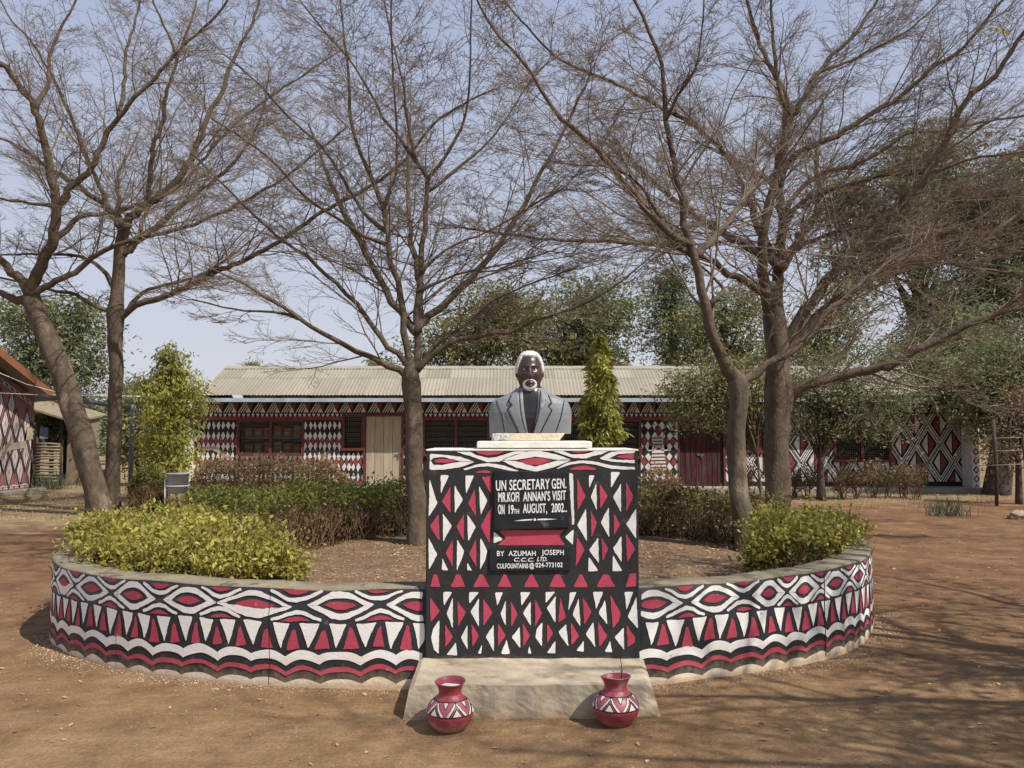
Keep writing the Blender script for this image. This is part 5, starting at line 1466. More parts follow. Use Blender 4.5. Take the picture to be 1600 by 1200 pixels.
_, n_ = bare_tree('largest bare tree, thick dark trunk right of the planter with a long low bough', YE,
  [(1214,830,58),(1214,790,50),(1215,720,48),(1214,660,50),(1216,620,58),(1216,580,50),(1215,545,48),(1211,505,46),(1208,475,42),(1206,440,12)],
  [(-.25,28,13,[(1222,628),(1234,622),(1260,600),(1320,586),(1375,578),(1430,550),(1485,523),(1540,495),(1600,484),(1700,470),(1800,440)]),
   (-.15,30,9,[(1216,545),(1229,534),(1260,484),(1293,440),(1337,385),(1386,341),(1430,292),(1463,242),(1491,193),(1507,160),(1551,121),(1579,83),(1600,50),(1650,0)]),
   (.2,24,8,[(1218,555),(1238,539),(1282,490),(1320,462),(1364,437),(1430,410),(1496,391),(1551,363),(1600,330),(1700,280)]),
   (.1,11,5,[(1400,423),(1450,408),(1512,418),(1600,426),(1700,420)]),
   (-.1,30,7,[(1211,525),(1203,480),(1194,440),(1190,385),(1205,308),(1218,237),(1232,182),(1227,149),(1205,110),(1183,55),(1166,0),(1155,-50)]),
   (.15,34,16,[(1212,530),(1213,480),(1215,440),(1218,407),(1223,352),(1218,286),(1224,215),(1240,168)]),
   (.2,16,6,[(1240,168),(1243,176),(1265,138),(1293,94),(1331,61),(1364,11),(1400,-50)]),
   (-.15,12,5,[(1226,180),(1215,120),(1208,60),(1205,0),(1205,-50)]),
   (.1,9,4,[(1262,140),(1275,115),(1320,99),(1375,72),(1430,39),(1480,-10)]),
   (-.3,19,6,[(1194,462),(1183,452),(1150,434),(1117,410),(1090,400),(1040,382),(960,378),(880,375),(810,368),(720,355)]),
   (-.1,15,5,[(1212,286),(1203,282),(1155,256),(1112,219),(1070,187),(1027,165),(979,139),(937,120),(873,91),(814,32),(780,-10)]),
   (-.2,17,6,[(1218,272),(1243,242),(1293,220),(1348,187),(1408,149),(1452,110),(1507,72),(1557,11),(1600,-40)]),
   (.2,13,6,[(1222,335),(1229,325),(1254,292),(1282,272),(1331,259),(1375,237),(1419,209),(1485,201),(1557,187),(1680,170)]),
   (-.2,12,5,[(1222,350),(1232,336),(1265,308),(1315,292),(1375,275),(1452,270),(1518,248),(1600,237),(1700,220)]),
   (.25,10,4,[(1224,400),(1238,396),(1282,369),(1348,352),(1430,319),(1507,314),(1600,308),(1680,300)])], 105, extra_limbs(at(1220,420,YE), 3, 9, 5.5, .08), dens=1.15, twigr=.9); TQ += n_
# shade tree just outside the frame on the right: its boughs throw the streaked shade over the foreground
def shade_tree():
    global TQ
    base = Vector((7.6, 3.2, 0)); top = base+Vector((-.2, .1, 3.0))
    lim = extra_limbs(top, 9, 31, 5.4, .09, 1.2, 5.4, .75)
    rg = np.random.default_rng(77)
    t = thing('shade_tree', 'tree beside the yard to the right, outside the picture, shading the ground', 'tree', base)
    m = MB(); m.tube([base-Vector((0, 0, .1)), base+Vector((.05, 0, 1.4)), top], [.28, .22, .2], 14); m.build('trunk', M['bark'], t, True)
    pos, tan, rad = [], [], []
    for W, Rs in lim:
        W = [Vector(p) for p in W]; Q_, RR = smooth_path(W, Rs, .15); m = MB(); m.tube(Q_, RR, 8); m.build('limb', M['bark'], t, True)
        for i in range(3, len(Q_)-1, 2): pos.append(Q_[i][:]); tan.append((Q_[i+1]-Q_[i]).normalized()[:]); rad.append(RR[i])
    pos, tan, rad = np.array(pos), np.array(tan), np.array(rad); n = len(pos)
    perp = rg.normal(0, 1, (n, 3)); perp -= tan*(perp*tan).sum(1, keepdims=True); perp /= np.linalg.norm(perp, axis=1, keepdims=True)
    d = tan*.6+perp*.8; d /= np.linalg.norm(d, axis=1, keepdims=True)
    P2, R2 = spawn(rg, pos, d, np.clip(rad*.4, .01, .03), rg.uniform(1, 2.2, n), 6, .2, .05, .4)
    a = children(rg, P2, R2, 7, .1, (.5, 1), (.35, .65), .7, .05, .6, .005); P3, R3 = spawn(rg, a[0], a[1], a[2], a[3], 4, .2, .03, .6)
    b = children(rg, P3, R3, 6, .1, (.5, 1), (.4, .7), .7, .05, .8, .004); P4, R4 = spawn(rg, b[0], b[1], b[2], b[3], 3, .2, .03, .7)
    Vs = []; Qs = []; off = 0
    for P_, R_2, k in ((P2, R2, 4), (P3, R3, 3), (P4, R4, 3)):
        v, q_ = tubes_np(P_, R_2, k); Vs.append(v); Qs.append(q_+off); off += len(v)
    np_mesh('twigs', np.concatenate(Vs), np.concatenate(Qs), M['twig'], t, False, 'stuff'); TQ += off//3
    # leaves remain on its right half
    far = P4[:, -1]; sel = far[(far[:, 0]+rg.normal(0, .8, len(far)) > 5.9)]; sel = sel[rg.random(len(sel)) < .8]
    return sel, t
SHsel, SHt = shade_tree()

# ------------------------------------------------------------------ leaves
def leaf_mesh(name, P, size, mt, parent, seed, droop=0.0, aspect=.42, kind='stuff', upb=0.0):
    """P (n,3) leaf bases; one folded diamond per leaf"""
    rg = np.random.default_rng(seed); n = len(P)
    d = rg.normal(0, 1, (n, 3)); d[:, 2] = d[:, 2]*(1-droop)-droop*1.2+upb; d /= np.linalg.norm(d, axis=1, keepdims=True)
    s = rg.normal(0, 1, (n, 3)); s -= d*(s*d).sum(1, keepdims=True); s /= np.linalg.norm(s, axis=1, keepdims=True)
    L_ = size*rg.uniform(.6, 1.25, (n, 1)); w = L_*aspect*.5
    V = np.stack([P, P+d*L_*.5+s*w, P+d*L_, P+d*L_*.5-s*w], 1).reshape(-1, 3)
    b = np.arange(n)*4
    return np_mesh(name, V, np.stack([b, b+1, b+2, b+3], 1), mt, parent, False, kind)
leaf_mesh('leaves', SHsel+np.random.default_rng(1).normal(0, .06, SHsel.shape), .14, M['leafO'], SHt, 3, .2)

def foliage_tree(name, label, Y, trunk, blobs, n, size, mt, seed, droop=.3, clump=.35, per=26, group=None, barkm='darkbark', aspect=.3, limbs=True, dens_shell=.3, zs=.75, cat='tree'):
    """blobs: (px, py, rx_px, ry_px[, weight]); clumps of leaves spread through them"""
    rg = np.random.default_rng(seed); rl = random.Random(seed)
    base = gnd(trunk[0][0], 750); 
    b0_ = at(trunk[0][0], trunk[0][1], Y)
    t = thing(name, label, cat, (b0_.x, Y, 0), group)
    pts = [at(a, b, Y) for a, b, w in trunk]; pts[0].z = -.1
    m = MB(); q, r = smooth_path(pts, [w/2*mpp(Y) for a, b, w in trunk], .3) if len(pts) > 1 else (pts, [.1])
    m.tube(q, r, 10); m.build('trunk', M[barkm], t, True)
    cen = []; vols = np.array([b[2]*b[3] for b in blobs], float); vols /= vols.sum(); nc = max(4, n//per)
    for b, v in zip(blobs, vols):
        k = max(3, int(nc*v)); c = at(b[0], b[1], Y); rx, rz = b[2]*mpp(Y), b[3]*mpp(Y); ry = min(rx, 1.2*rz+.3)
        u = rg.normal(0, 1, (k, 3)); u /= np.linalg.norm(u, axis=1, keepdims=True); rr2 = rg.uniform(dens_shell, 1.08, (k, 1))**.8
        lump = 1+.38*np.sin(u[:, :1]*5+seed)*np.cos(u[:, 2:]*4+b[0])
        cen.append(np.array(c[:])+u*rr2*lump*np.array([rx, ry, rz]))
    cen = np.concatenate(cen); cen = cen[cen[:, 2] > .15]
    if limbs and len(pts) > 1:
        m = MB(); tb = len(q)
        for i in rl.sample(range(len(cen)), min(len(cen), 70)):
            a = q[rl.randrange(int(tb*.45), tb)]; c = Vector(cen[i]); mid = a.lerp(c, .55)+Vector((0, 0, .12*(c-a).length)); l_ = (c-a).length
            m.tube([a, mid, c], [min(.10, .016*l_+.008), .012, .005], 5, cap=False)
        m.build('limbs', M[barkm], t, True, 'stuff')
    k = max(1, int(n/len(cen))); cs = clump*rg.uniform(.6, 1.3, (len(cen), 1, 1))
    sd_ = rg.normal(0, 1, (len(cen), 4, 3)); sd_[..., 2] = sd_[..., 2]*.5-.25; sd_ /= np.linalg.norm(sd_, axis=2, keepdims=True)
    pick = rg.integers(0, 4, (len(cen), k)); dirs = sd_[np.arange(len(cen))[:, None], pick]
    P = cen[:, None, :]+dirs*rg.random((len(cen), k, 1))*cs*1.5+rg.normal(0, .13, (len(cen), k, 3))*cs; P[..., 2] -= .12*rg.random((len(cen), k))*cs[..., 0]; P = P.reshape(-1, 3); P = P[P[:, 2] > .05]
    leaf_mesh('crown', P, size, mt, t, seed+1, droop, aspect)
    return t
# behind the building
FT = [
 ('olive green tree behind the roof just right of the middle bare tree', 33, [(745,640,16),(745,520,10)], [(745,520,105,52),(690,552,60,30),(810,500,70,50),(760,470,60,30)], 20000, .21, 'leafO', 201),
 ('broad green tree behind the roof above the painted bust', 35, [(900,640,18),(900,500,12)], [(900,500,95,75),(860,545,90,35),(950,470,60,50),(930,550,70,30)], 24000, .22, 'leafG', 202),
 ('tall dark conical tree behind the roof, between bust and right trunks', 37, [(1052,640,16),(1052,430,8)], [(1052,520,52,60),(1050,460,34,45),(1048,425,20,24)], 13000, .20, 'leafD', 203),
 ('loose drooping light green tree behind the roof at the right trunks', 34, [(1130,640,14),(1130,480,8)], [(1120,520,70,60),(1160,470,60,40),(1180,545,60,40),(1090,560,50,25)], 15000, .20, 'leafO', 204),
 ('thin drooping tree showing between the forks of the largest bare tree', 30, [(1290,640,12),(1290,480,7)], [(1290,520,70,60),(1330,460,45,35),(1260,560,60,35)], 11000, .18, 'leafO', 205),
 ('very tall grey green tree at right, rising behind the bare branches', 42, [(1440,640,26),(1430,300,14)], [(1400,330,110,70),(1450,250,70,55),(1350,400,70,50),(1480,340,70,70),(1330,310,40,30)], 30000, .27, 'leafG', 206),
 ('massive dark green tree at the right edge behind the yard', 38, [(1560,660,28),(1560,350,16)], [(1560,330,80,80),(1600,430,110,90),(1500,470,100,60),(1620,300,80,80),(1540,560,90,50)], 32000, .26, 'leafD', 207),
 ('mid green bushy tree left of the right edge above the end of the building', 31, [(1450,680,14),(1450,540,8)], [(1450,560,90,50),(1400,600,70,40),(1500,520,60,45)], 17000, .19, 'leafG', 208),
]
for lab, Y, tr, bl, n, sz, mk, sd in FT:
    foliage_tree('green_tree', lab, Y, tr, bl, int(n*(1.25 if sd in (206, 207, 208) else .72)), sz, M[mk], sd, .45, .62, 34, 'green trees behind the long building')
# nearer green trees
foliage_tree('leafy_tree', 'feathery dark leaved tree at left behind the leaning trunk', 31, [(55,700,14),(70,560,9),(78,500,6)], [(90,500,62,48),(50,560,50,60),(130,560,45,50),(95,630,60,40),(20,490,40,30),(140,490,30,30)], 17000, .20, M['leafG'], 211, .5, .55, 26)
foliage_tree('leafy_tree', 'dark leaved small tree over the cane shack at left', 29, [(80,740,8),(82,660,5)], [(85,640,40,32),(60,630,22,22),(110,655,25,28)], 5500, .17, M['leafD'], 212, .3, .4, 22)
foliage_tree('yellow_tree', 'slender yellow green tree left of the long building', 20.5, [(262,775,7),(266,700,6),(268,600,4),(270,560,2)], [(268,565,26,26),(262,605,42,30),(272,640,42,30),(258,680,40,34),(300,610,18,14),(275,715,38,16),(235,600,16,14)], 11000, .125, M['leafY'], 213, .7, .26, 24, barkm='stem', aspect=.32)
foliage_tree('yellow_green_bush', 'pale green bush behind the pipe, between left trunks and yellow tree', 27, [(215,750,6),(215,690,4)], [(215,660,32,45),(232,700,30,30),(195,700,25,25),(205,625,22,25)], 6500, .16, M['leafO'], 214, .4, .4, 22, cat='bush')
foliage_tree('distant_tree', 'distant green tree on the horizon between the left trunks', 45, [(150,720,8),(150,650,5)], [(150,650,55,30),(120,670,30,25),(190,640,30,25)], 6000, .24, M['leafF'], 215, .3, .7, 24, 'trees on the left horizon')
foliage_tree('distant_tree', 'distant green tree on the horizon right of the upright left trunk', 50, [(215,720,8),(215,620,5)], [(212,610,32,22),(235,630,45,28),(290,640,40,30)], 6000, .26, M['leafF'], 216, .3, .7, 24, 'trees on the left horizon')
foliage_tree('distant_tree', 'tiny tree top showing above the left end of the roof', 60, [(395,640,5),(395,585,3)], [(396,572,16,6)], 700, .25, M['leafG'], 217, .3, .5, 20)
foliage_tree('distant_tree', 'tiny tree top showing above the roof beside the middle bare tree', 55, [(590,640,5),(590,580,3)], [(596,566,22,9)], 1000, .25, M['leafG'], 218, .3, .5, 20)
# mast tree with hanging leaves before the building
def mast_tree():
    Y = 13.8; rg = np.random.default_rng(31); t = thing('mast_tree', 'narrow conical tree with hanging yellow green leaves behind the pedestal', 'tree', (at(937, 700, Y).x, Y, 0))
    c = at(937, 520, Y); m = MB(); m.tube([Vector((c.x, Y, 0)), Vector((c.x, Y, 1.3)), Vector((c.x, Y, c.z-.1))], [.05, .04, .012], 8); m.build('trunk', M['stem'], t, True)
    n = 7000; u = rg.random(n)**.8; z = c.z-u*(c.z-at(937, 692, Y).z); prof_ = np.interp(u, [0, .08, .25, .5, .75, .92, 1], [.0, .06, .13, .20, .27, .30, .20])
    a = rg.random(n)*2*PI; lump = 1+.25*np.sin(3*a+z*9)+.2*np.sin(5*a-z*14); r = prof_*lump*rg.uniform(.45, 1, n)**.6
    P = np.stack([c.x+r*np.cos(a), Y+r*np.sin(a), z], 1); leaf_mesh('crown', P, .13, M['leafM'], t, 32, .80, .26)
mast_tree()
foliage_tree('small_tree', 'small leafy tree with forked dark stem before the right wing windows', 21.0, [(1284,784,17),(1282,745,11),(1284,700,8),(1300,640,5)], [(1290,610,80,40),(1240,585,60,40),(1350,610,70,42),(1390,660,40,22),(1300,662,70,20),(1225,645,45,28),(1310,570,50,25),(1400,600,40,35)], 13000, .105, M['leafG'], 221, .35, .36, 24)
foliage_tree('small_tree', 'small leafy tree with pale leaning stem behind the curved bare trunk', 20.5, [(1190,752,5),(1181,690,4),(1170,620,3)], [(1105,610,55,40),(1075,645,35,20),(1160,590,65,40),(1060,600,35,28),(1130,650,45,22),(1120,570,50,25)], 11000, .105, M['leafO'], 222, .4, .36, 24, barkm='bark')
m = MB(); 
def fork(px_list, Y, w, nm, lab):
    m = MB(); pts = [at(a, b, Y) for a, b in px_list]; q, r = smooth_path(pts, [lerp(w, w*.4, i/(len(pts)-1)) for i in range(len(pts))], .15); m.tube(q, r, 8); return m
foliage_tree('leafy_tree', 'dense green tree hanging over the right end of the building', 23.0, [(1556,775,44),(1566,700,34),(1572,600,22)], [(1520,600,75,42),(1580,560,70,60),(1560,650,60,36),(1470,585,50,30),(1600,640,50,50),(1440,560,40,22)], 24000, .13, M['leafG'], 223, .5, .42, 26)
foliage_tree('dry_tree', 'half bare brownish thin tree by the right edge of the yard', 20.0, [(1592,780,12),(1590,700,8),(1580,640,5)], [(1585,680,30,50),(1560,700,26,30),(1600,620,30,30)], 2200, .11, M['hedgeB'], 224, .4, .4, 12)

# ------------------------------------------------------------------ hedges and bushes
def hedge(name, label, path, width, z0, z1, n, size, mt, seed, mt2=None, share2=.4, stems=220, topbias=1.0, cat='hedge', upb=.3, group=None, jag=.06):
    rg = np.random.default_rng(seed); P_ = np.array(path, float); sg = np.linalg.norm(P_[1:]-P_[:-1], axis=1); S = np.concatenate([[0], np.cumsum(sg)])
    t = thing(name, label, cat, (P_[:, 0].mean(), P_[:, 1].mean(), z0), group)
    def pos(k, zpow=1.0):
        s = rg.random(k)*S[-1]; x = np.interp(s, S, P_[:, 0]); y = np.interp(s, S, P_[:, 1])
        x2 = np.interp(np.minimum(s+.05, S[-1]), S, P_[:, 0]); y2 = np.interp(np.minimum(s+.05, S[-1]), S, P_[:, 1]); x1 = np.interp(np.maximum(s-.05, 0), S, P_[:, 0]); y1 = np.interp(np.maximum(s-.05, 0), S, P_[:, 1])
        tx, ty = x2-x1, y2-y1; l = np.hypot(tx, ty)+1e-9
        w = rg.uniform(-1, 1, k); endf = np.minimum(1, np.minimum(s, S[-1]-s)/.5+.2)
        x = x-ty/l*w*width/2*endf; y = y+tx/l*w*width/2*endf
        h = (z1-z0)*(1-.16*np.abs(w)**4)*(.93+jag*np.sin(x*4.1+y*2.3)+jag*np.sin(x*9.3-y*7.1)*.8)*(.25+.75*np.minimum(1, endf)**.7)
        return x, y, h, w
    def leaves(k, tb):
        x, y, h, w = pos(k); u = rg.random(k)**tb
        surf = rg.random(k) < .5; u = np.where(surf, 1-.12*rg.random(k), u)
        edge = rg.random(k) < .25
        q_ = np.stack([x, y, z0+.03+u*h*(1+.30*np.maximum(0, rg.normal(0, .42, k)))], 1); per_ = 9; kk = (k//per_)*per_; c_ = q_[:kk:per_].repeat(per_, 0)
        up_ = rg.random((kk, 1)); return np.concatenate([c_+rg.normal(0, .032, (kk, 3))+np.array([0, 0, .09])*up_+np.repeat(rg.normal(0, .45, (kk//per_, 3))*np.array([1, 1, .2]), per_, 0)*up_*.12, q_[kk:]])
    if mt2 is None: leaf_mesh('foliage', leaves(n, topbias), size, mt, t, seed+1, 0, .5, upb=upb)
    else:
        leaf_mesh('foliage', leaves(int(n*(1-share2)), .55), size, mt, t, seed+1, 0, .5, upb=upb)
        x, y, h, w = pos(int(n*share2)); u = rg.random(len(x))**1.0*.8
        leaf_mesh('lower_foliage', np.stack([x, y, z0+u*h], 1), size*.9, mt2, t, seed+2, 0, .5, upb=0)
    x, y, h, w = pos(stems); b = np.stack([x, y, np.full(stems, z0-.02)], 1); d = rg.normal(0, .28, (stems, 3)); d[:, 2] = 1; d /= np.linalg.norm(d, axis=1, keepdims=True)
    P2, R2 = spawn(rg, b, d, np.full(stems, .006), h*rg.uniform(.7, 1.02, stems), 4, .15, .1, .5)
    a = children(rg, P2, R2, 4, .2, (.4, .9), (.3, .55), 1.0, .25, .6, .0018); P3, R3 = spawn(rg, a[0], a[1], a[2], a[3], 2, .2, .1, .6)
    tri_mesh('stems', [tubes_np(P2, R2, 3), cones_np(P3, R3*1.3)], M['stem'], t, 'stuff')
    return t
hedge('yellow_hedge', 'bright yellow green bushy hedge filling the left front of the planter', [(-1.62,6.55),(-2.15,6.64),(-2.8,6.98),(-3.28,7.6),(-3.45,8.4),(-3.4,9.1)], 1.15, .30, .75, 33000, .050, M['hedgeY'], 301, M['hedgeG'], .25, 500, jag=.07)
hedge('green_hedge', 'green topped hedge curving round the back left of the planter', [(-3.3,8.8),(-3.05,9.9),(-2.3,10.9),(-1.4,11.35),(-.35,11.55)], 1.25, .30, .88, 22000, .052, M['hedgeG'], 302, M['hedgeD'], .5, 1500, jag=.03)  # dull brown lower leaves also put the front face's shade into leaf colour
hedge('brown_hedge', 'dull brown hedge inside the planter just right of the pedestal', [(.2,11.5),(1.2,11.35),(2.1,10.95),(2.75,10.5),(3.0,9.9)], .85, .30, .80, 14000, .052, M['hedgeD'], 303, M['hedgeG'], .35, 1100, jag=.04)
hedge('yellow_bush', 'rounded yellow green bush at the right side of the planter below the trunks', [(2.02,7.35),(2.45,7.6),(2.8,8.0),(2.95,8.6)], .85, .30, .79, 15000, .048, M['hedgeY'], 304, M['hedgeG'], .35, 350, cat='bush', jag=.08)
hx = lambda px, Y: at(px, 700, Y).x
hedge('brown_hedge', 'dry pinkish brown clipped hedge before the left wing wall', [(hx(300,18.2),18.2),(hx(545,18.2),18.2)], .9, 0, .96, 12000, .06, M['hedgeB'], 305, M['hedgeG'], .12, 900, jag=.02)
hedge('dull_hedge', 'small olive hedge end left of the litter drum', [(hx(205,17.6),17.6),(hx(262,17.8),17.8)], .9, 0, .98, 5000, .06, M['hedgeG'], 306, M['hedgeB'], .4, 250, jag=.04)
hedge('low_green_hedge', 'low green hedge running behind the planter towards the plank door', [(hx(300,15.2),15.2),(hx(470,15.4),15.4),(hx(640,15.8),15.8)], .8, 0, .52, 11000, .055, M['hedgeG'], 307, M['hedgeD'], .3, 500, jag=.06)
hedge('dull_hedge', 'thin brown hedge before the painted woman panel right of the pedestal', [(hx(1000,20),20),(hx(1062,20),20)], .7, 0, .78, 2600, .06, M['hedgeB'], 308, M['hedgeD'], .5, 260, jag=.05)
hedge('low_green_hedge', 'low olive hedge on the far side of the planter, right of the pedestal', [(hx(1000,16.2),16.2),(hx(1130,16.0),16.0)], .9, 0, .42, 5500, .055, M['hedgeG'], 309, M['hedgeD'], .5, 320, jag=.08)
# thin shrubs in a row along the right wing
rgs = random.Random(44)
shr = [1165, 1240, 1262, 1315, 1337, 1362, 1385, 1408, 1432]
words = ['leaning by the thick trunk', 'right of the thick trunk', 'left of the forked small tree', 'below the left edge of the louvred window', 'below the louvred window, left half', 'below the louvred window, right half', 'below the right edge of the louvred window', 'first right of the louvred window', 'last of the row at right']
for i, px in enumerate(shr):
    Y = 21.8+rgs.uniform(-.4, .4); rg = np.random.default_rng(500+i); c = at(px, 700, Y).x; H_ = rgs.uniform(.75, 1.0)
    t = thing('thin_shrub', 'thin brown shrub '+words[i], 'shrub', (c, Y, 0), 'thin shrubs along the right wing')
    n = 9; b = np.stack([c+rg.normal(0, .05, n), Y+rg.normal(0, .05, n), np.full(n, -.02)], 1); d = rg.normal(0, .3, (n, 3)); d[:, 2] = 1; d /= np.linalg.norm(d, axis=1, keepdims=True)
    P2, R2 = spawn(rg, b, d, np.full(n, .012), np.full(n, H_)*rg.uniform(.7, 1.05, n), 6, .14, .05, .4); a = children(rg, P2, R2, 8, .3, (.4, .9), (.25, .5), 1, .2, .6, .0035)
    P3, R3 = spawn(rg, a[0], a[1], a[2], a[3], 4, .2, .08, .6); v, q = tubes_np(P2, R2, 4); v2, q2 = tubes_np(P3, R3, 3)
    np_mesh('stems', np.concatenate([v, v2]), np.concatenate([q, q2+len(v)]), M['stem'], t, False, 'stuff')
    L_ = np.concatenate([P3[:, -1], P3[:, -2], P3[:, 1]]); L_ = L_+rg.normal(0, .05, L_.shape); L_ = np.concatenate([L_, L_+rg.normal(0, .06, L_.shape)]); leaf_mesh('foliage', L_, .07, M['hedgeB'] if i % 2 else M['hedgeD'], t, 600+i, 0, .5)
# tufts
def tuft(px, py, n, h, spread, mk, label, seed, nm='grass_tuft', cat='grass tuft'):
    rg = np.random.default_rng(seed); p = gnd(px, py); b = np.stack([p.x+rg.normal(0, spread, n), p.y+rg.normal(0, spread*.6, n), np.zeros(n)], 1)
    d = rg.normal(0, .45, (n, 3)); d[:, 2] = 1; d /= np.linalg.norm(d, axis=1, keepdims=True); L_ = rg.uniform(.5, 1, (n, 1))*h
    s = np.cross(d, rg.normal(0, 1, (n, 3))); s /= np.linalg.norm(s, axis=1, keepdims=True); w = .007
    mid = b+d*L_*.6; tip = b+d*L_+rg.normal(0, .1, (n, 3))*L_; V = np.stack([b-s*w, b+s*w, mid+s*w*.7, tip, mid-s*w*.7], 1).reshape(-1, 3); k = np.arange(n)*5
    me = bpy.data.meshes.new(nm); F_ = np.stack([k, k+1, k+2, k+3, k+4], 1)
    o_ = np_mesh(nm, V, F_, M[mk], None, False); tag(o_, label, cat); return o_
tuft(1482, 806, 130, .42, .26, 'greyplant', 'grey green grass tuft on bare earth at right, before the building', 71)
tuft(1466, 800, 30, .30, .10, 'greyplant', 'small thin tuft just left of the bigger grass tuft', 73)
tuft(78, 764, 260, .62, .32, 'leafDt' if 'leafDt' in M else 'greyplant', 'dark bushy plant at the foot of the painted house corner', 72, 'dark_plant', 'plant')
# fence at the right
fe = thing('wire_fence', 'wire fence on thin posts at the right edge behind the yard', 'fence', (at(1560, 770, 21).x, 21, 0))
for px, top, Yp in ((1519, 690, 26), (1553, 655, 19.5), (1600, 680, 19.0)):
    p = at(px, top, Yp); m = MB(); m.tube([Vector((p.x, Yp, -.1)), Vector((p.x+.02, Yp, .9)), Vector((p.x-.02, Yp, p.z))], .04, 7); m.build('post', M['darkbark'], fe, True)
for k, pyy in enumerate((685, 705, 727)):
    m = MB(); m.tube([at(1519, pyy+1, 26), at(1553, pyy, 19.5), at(1660, pyy-4, 18.6)], .008, 5); m.build('wire', M['steel'], fe, True)

# ------------------------------------------------------------------ litter, pebbles, dry grass
rg = np.random.default_rng(90)
def flat_bits(name, xy, z, size, mt, label, seed, tilt=.25, asp=.5):
    r = np.random.default_rng(seed); n = len(xy); a = r.random(n)*2*PI; L_ = size*r.uniform(.5, 1.4, n); d = np.stack([np.cos(a), np.sin(a), r.normal(0, tilt, n)], 1); s = np.stack([-np.sin(a), np.cos(a), r.normal(0, tilt, n)], 1)
    P = np.stack([xy[:, 0], xy[:, 1], z], 1); w = (L_*asp)[:, None]; L_ = L_[:, None]
    V = np.stack([P-d*L_, P+s*w+np.array([0, 0, .004]), P+d*L_, P-s*w+np.array([0, 0, .002])], 1).reshape(-1, 3); V[:, 2] = np.maximum(V[:, 2], np.repeat(z, 4)-.003)
    b = np.arange(n)*4; o_ = np_mesh(name, V, np.stack([b, b+1, b+2, b+3], 1), mt, None, False, 'stuff'); o_['label'] = label; return o_
def inside_ring(x, y, k=1.0):
    return ((x+.33)/3.72)**2+((y-9.15)/3.55)**2 < k
x = rg.uniform(-7, 8, 5200); y = rg.uniform(3.4, 15, 5200); ok = ~inside_ring(x, y, 1.03) & ~((x > -.9) & (x < 1.1) & (y > 4.7)); x, y = x[ok], y[ok]
flat_bits('leaf_litter', np.stack([x, y], 1)[:1500], gz(x, y)[:1500]+.006, .017, M['dryleaf'], 'scattered small dry leaves on the yard', 91)
# pebbles as little octahedra
def pebbles(name, x, y, z, s, mt, label, seed):
    r = np.random.default_rng(seed); n = len(x); S = s*r.uniform(.4, 1.3, (n, 1)); P = np.stack([x, y, z], 1)
    o6 = np.array([(1,0,0),(0,1,0),(-1,0,0),(0,-1,0),(0,0,.7),(0,0,-.7)], float); V = (P[:, None, :]+o6[None]*S[:, None, :]*r.uniform(.6, 1.3, (n, 6, 1))).reshape(-1, 3)
    f = np.array([(0,1,4),(1,2,4),(2,3,4),(3,0,4),(1,0,5),(2,1,5),(3,2,5),(0,3,5)]); Q = (np.arange(n)[:, None, None]*6+f[None]).reshape(-1, 3)
    o_ = np_mesh(name, V, Q, mt, None, False, 'stuff'); o_['label'] = label
x = rg.uniform(-5, 6, 20000); y = 3.3+9*rg.random(20000)**1.5; ok = ~inside_ring(x, y, 1.02) & ~((x > -.75) & (x < 1.0) & (y > 5.0)) & (np.abs(x) < .75*y); x, y = x[ok], y[ok]
pebbles('pebbles', x, y, gz(x, y), .0042, M['pebble'], 'fine grit and pebbles on the yard', 92)
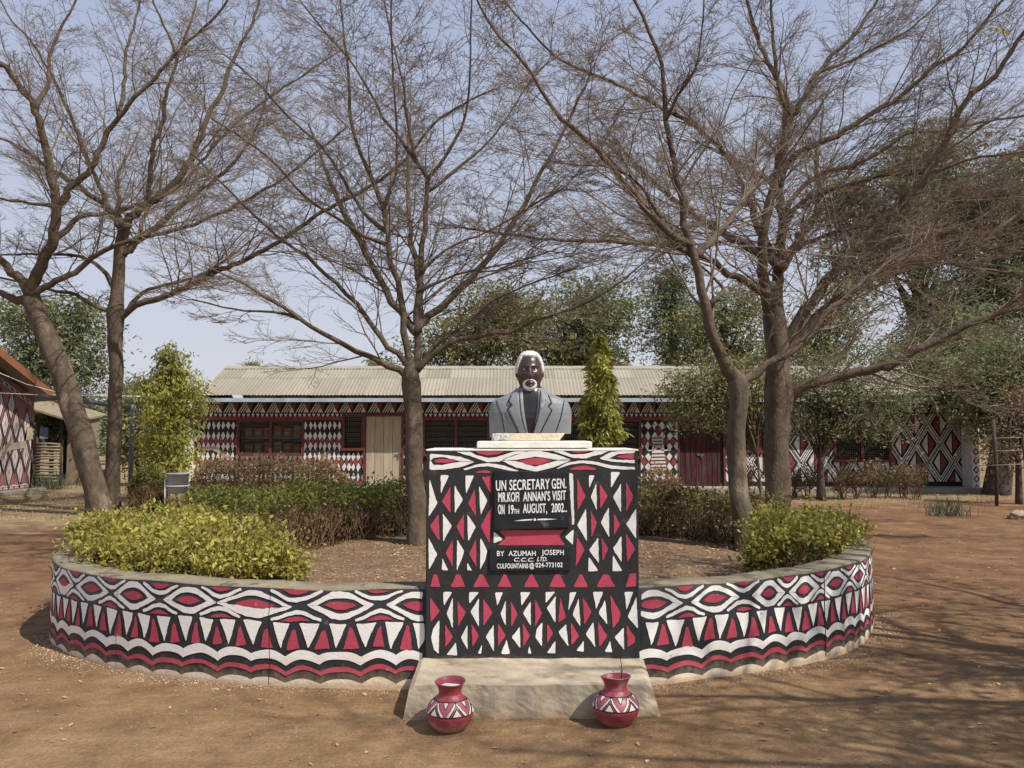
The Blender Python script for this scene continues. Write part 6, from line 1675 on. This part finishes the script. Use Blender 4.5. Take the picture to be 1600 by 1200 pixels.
# gravelly crumbs gathered along the wall foot
s = np.concatenate([rg.uniform(sR+.05, 4.2, 2600), rg.uniform(-4.5, sL-.05, 1500)]); off = np.abs(rg.normal(0, .09, len(s)))+.01; X, Y = ring(s, off)
pebbles('gravel_edge', X, Y, gz(X, Y), .007, M['pebble'], 'gravel and crumbs along the foot of the painted wall', 93)
x = rg.uniform(-4, 3.5, 9000); y = rg.uniform(5.9, 12.5, 9000); ok = inside_ring(x, y, .86); x, y = x[ok], y[ok]
flat_bits('bed_litter', np.stack([x, y], 1), np.full(len(x), .325), .016, M['dryleaf'], 'dry fallen leaves on the planter soil', 94)
# dry grass at the back
n = 26000; x = rg.uniform(-22, 16, n); y = rg.uniform(16, 24, n); ok = (y > 16.8+.35*x+rg.normal(0, .8, n)) & (y > 15.5) | ((y > 21.0) & (x < 16)); x, y = x[ok], y[ok]
ok = ~((x > bX0-.4) & (y > BYW-1)); x, y = x[ok], y[ok]; n = len(x)
b = np.stack([x, y, np.full(n, -.02)], 1); d = rg.normal(0, .6, (n, 3)); d[:, 2] = 1; d /= np.linalg.norm(d, axis=1, keepdims=True); L_ = rg.uniform(.03, .09, (n, 1)); s = np.cross(d, rg.normal(0, 1, (n, 3))); s /= np.linalg.norm(s, axis=1, keepdims=True)
V = np.stack([b-s*.008, b+s*.008, b+d*L_], 1).reshape(-1, 3); k = np.arange(n)*3
o_ = np_mesh('dry_grass', V, np.stack([k, k+1, k+2], 1), M['drygrass'], None, False, 'stuff'); o_['label'] = 'short dry straw coloured grass behind the trees'
# far scrub line beyond the yard
n = 12000; x = rg.uniform(-70, 70, n); y = rg.uniform(62, 75, n); h = 2.2+1.3*np.sin(x*.23)+.8*np.sin(x*.71+1); z = rg.random(n)**.8*h
o_ = leaf_mesh('far_scrub', np.stack([x, y, z], 1), .5, M['leafF'], None, 95, .2, .6); o_['label'] = 'far line of hazy green scrub on the horizon'
# few last leaves in the bare tree tops
for i, (px, py, Y) in enumerate(((1560, 45, 12.5), (1598, 248, 12.8), (102, 212, 16.5))):
    c = np.array(at(px, py, Y)[:]); P = c+np.random.default_rng(i).normal(0, .07, (14, 3)); o_ = leaf_mesh('last_leaves', P, .10, M['leafY'], None, 960+i, .6, .4, kind='thing')
    tag(o_, ['cluster of yellow leaves hanging at the top right corner', 'few yellow leaves on a branch at the right edge', 'few yellow leaves high in the left bare tree'][i], 'leaf cluster', 'last leaves on the bare trees')
print('TRIS', sum(len(o.data.loops)-2*len(o.data.polygons) for o in bpy.data.objects if o.type == 'MESH'), 'twig quads', TQ)
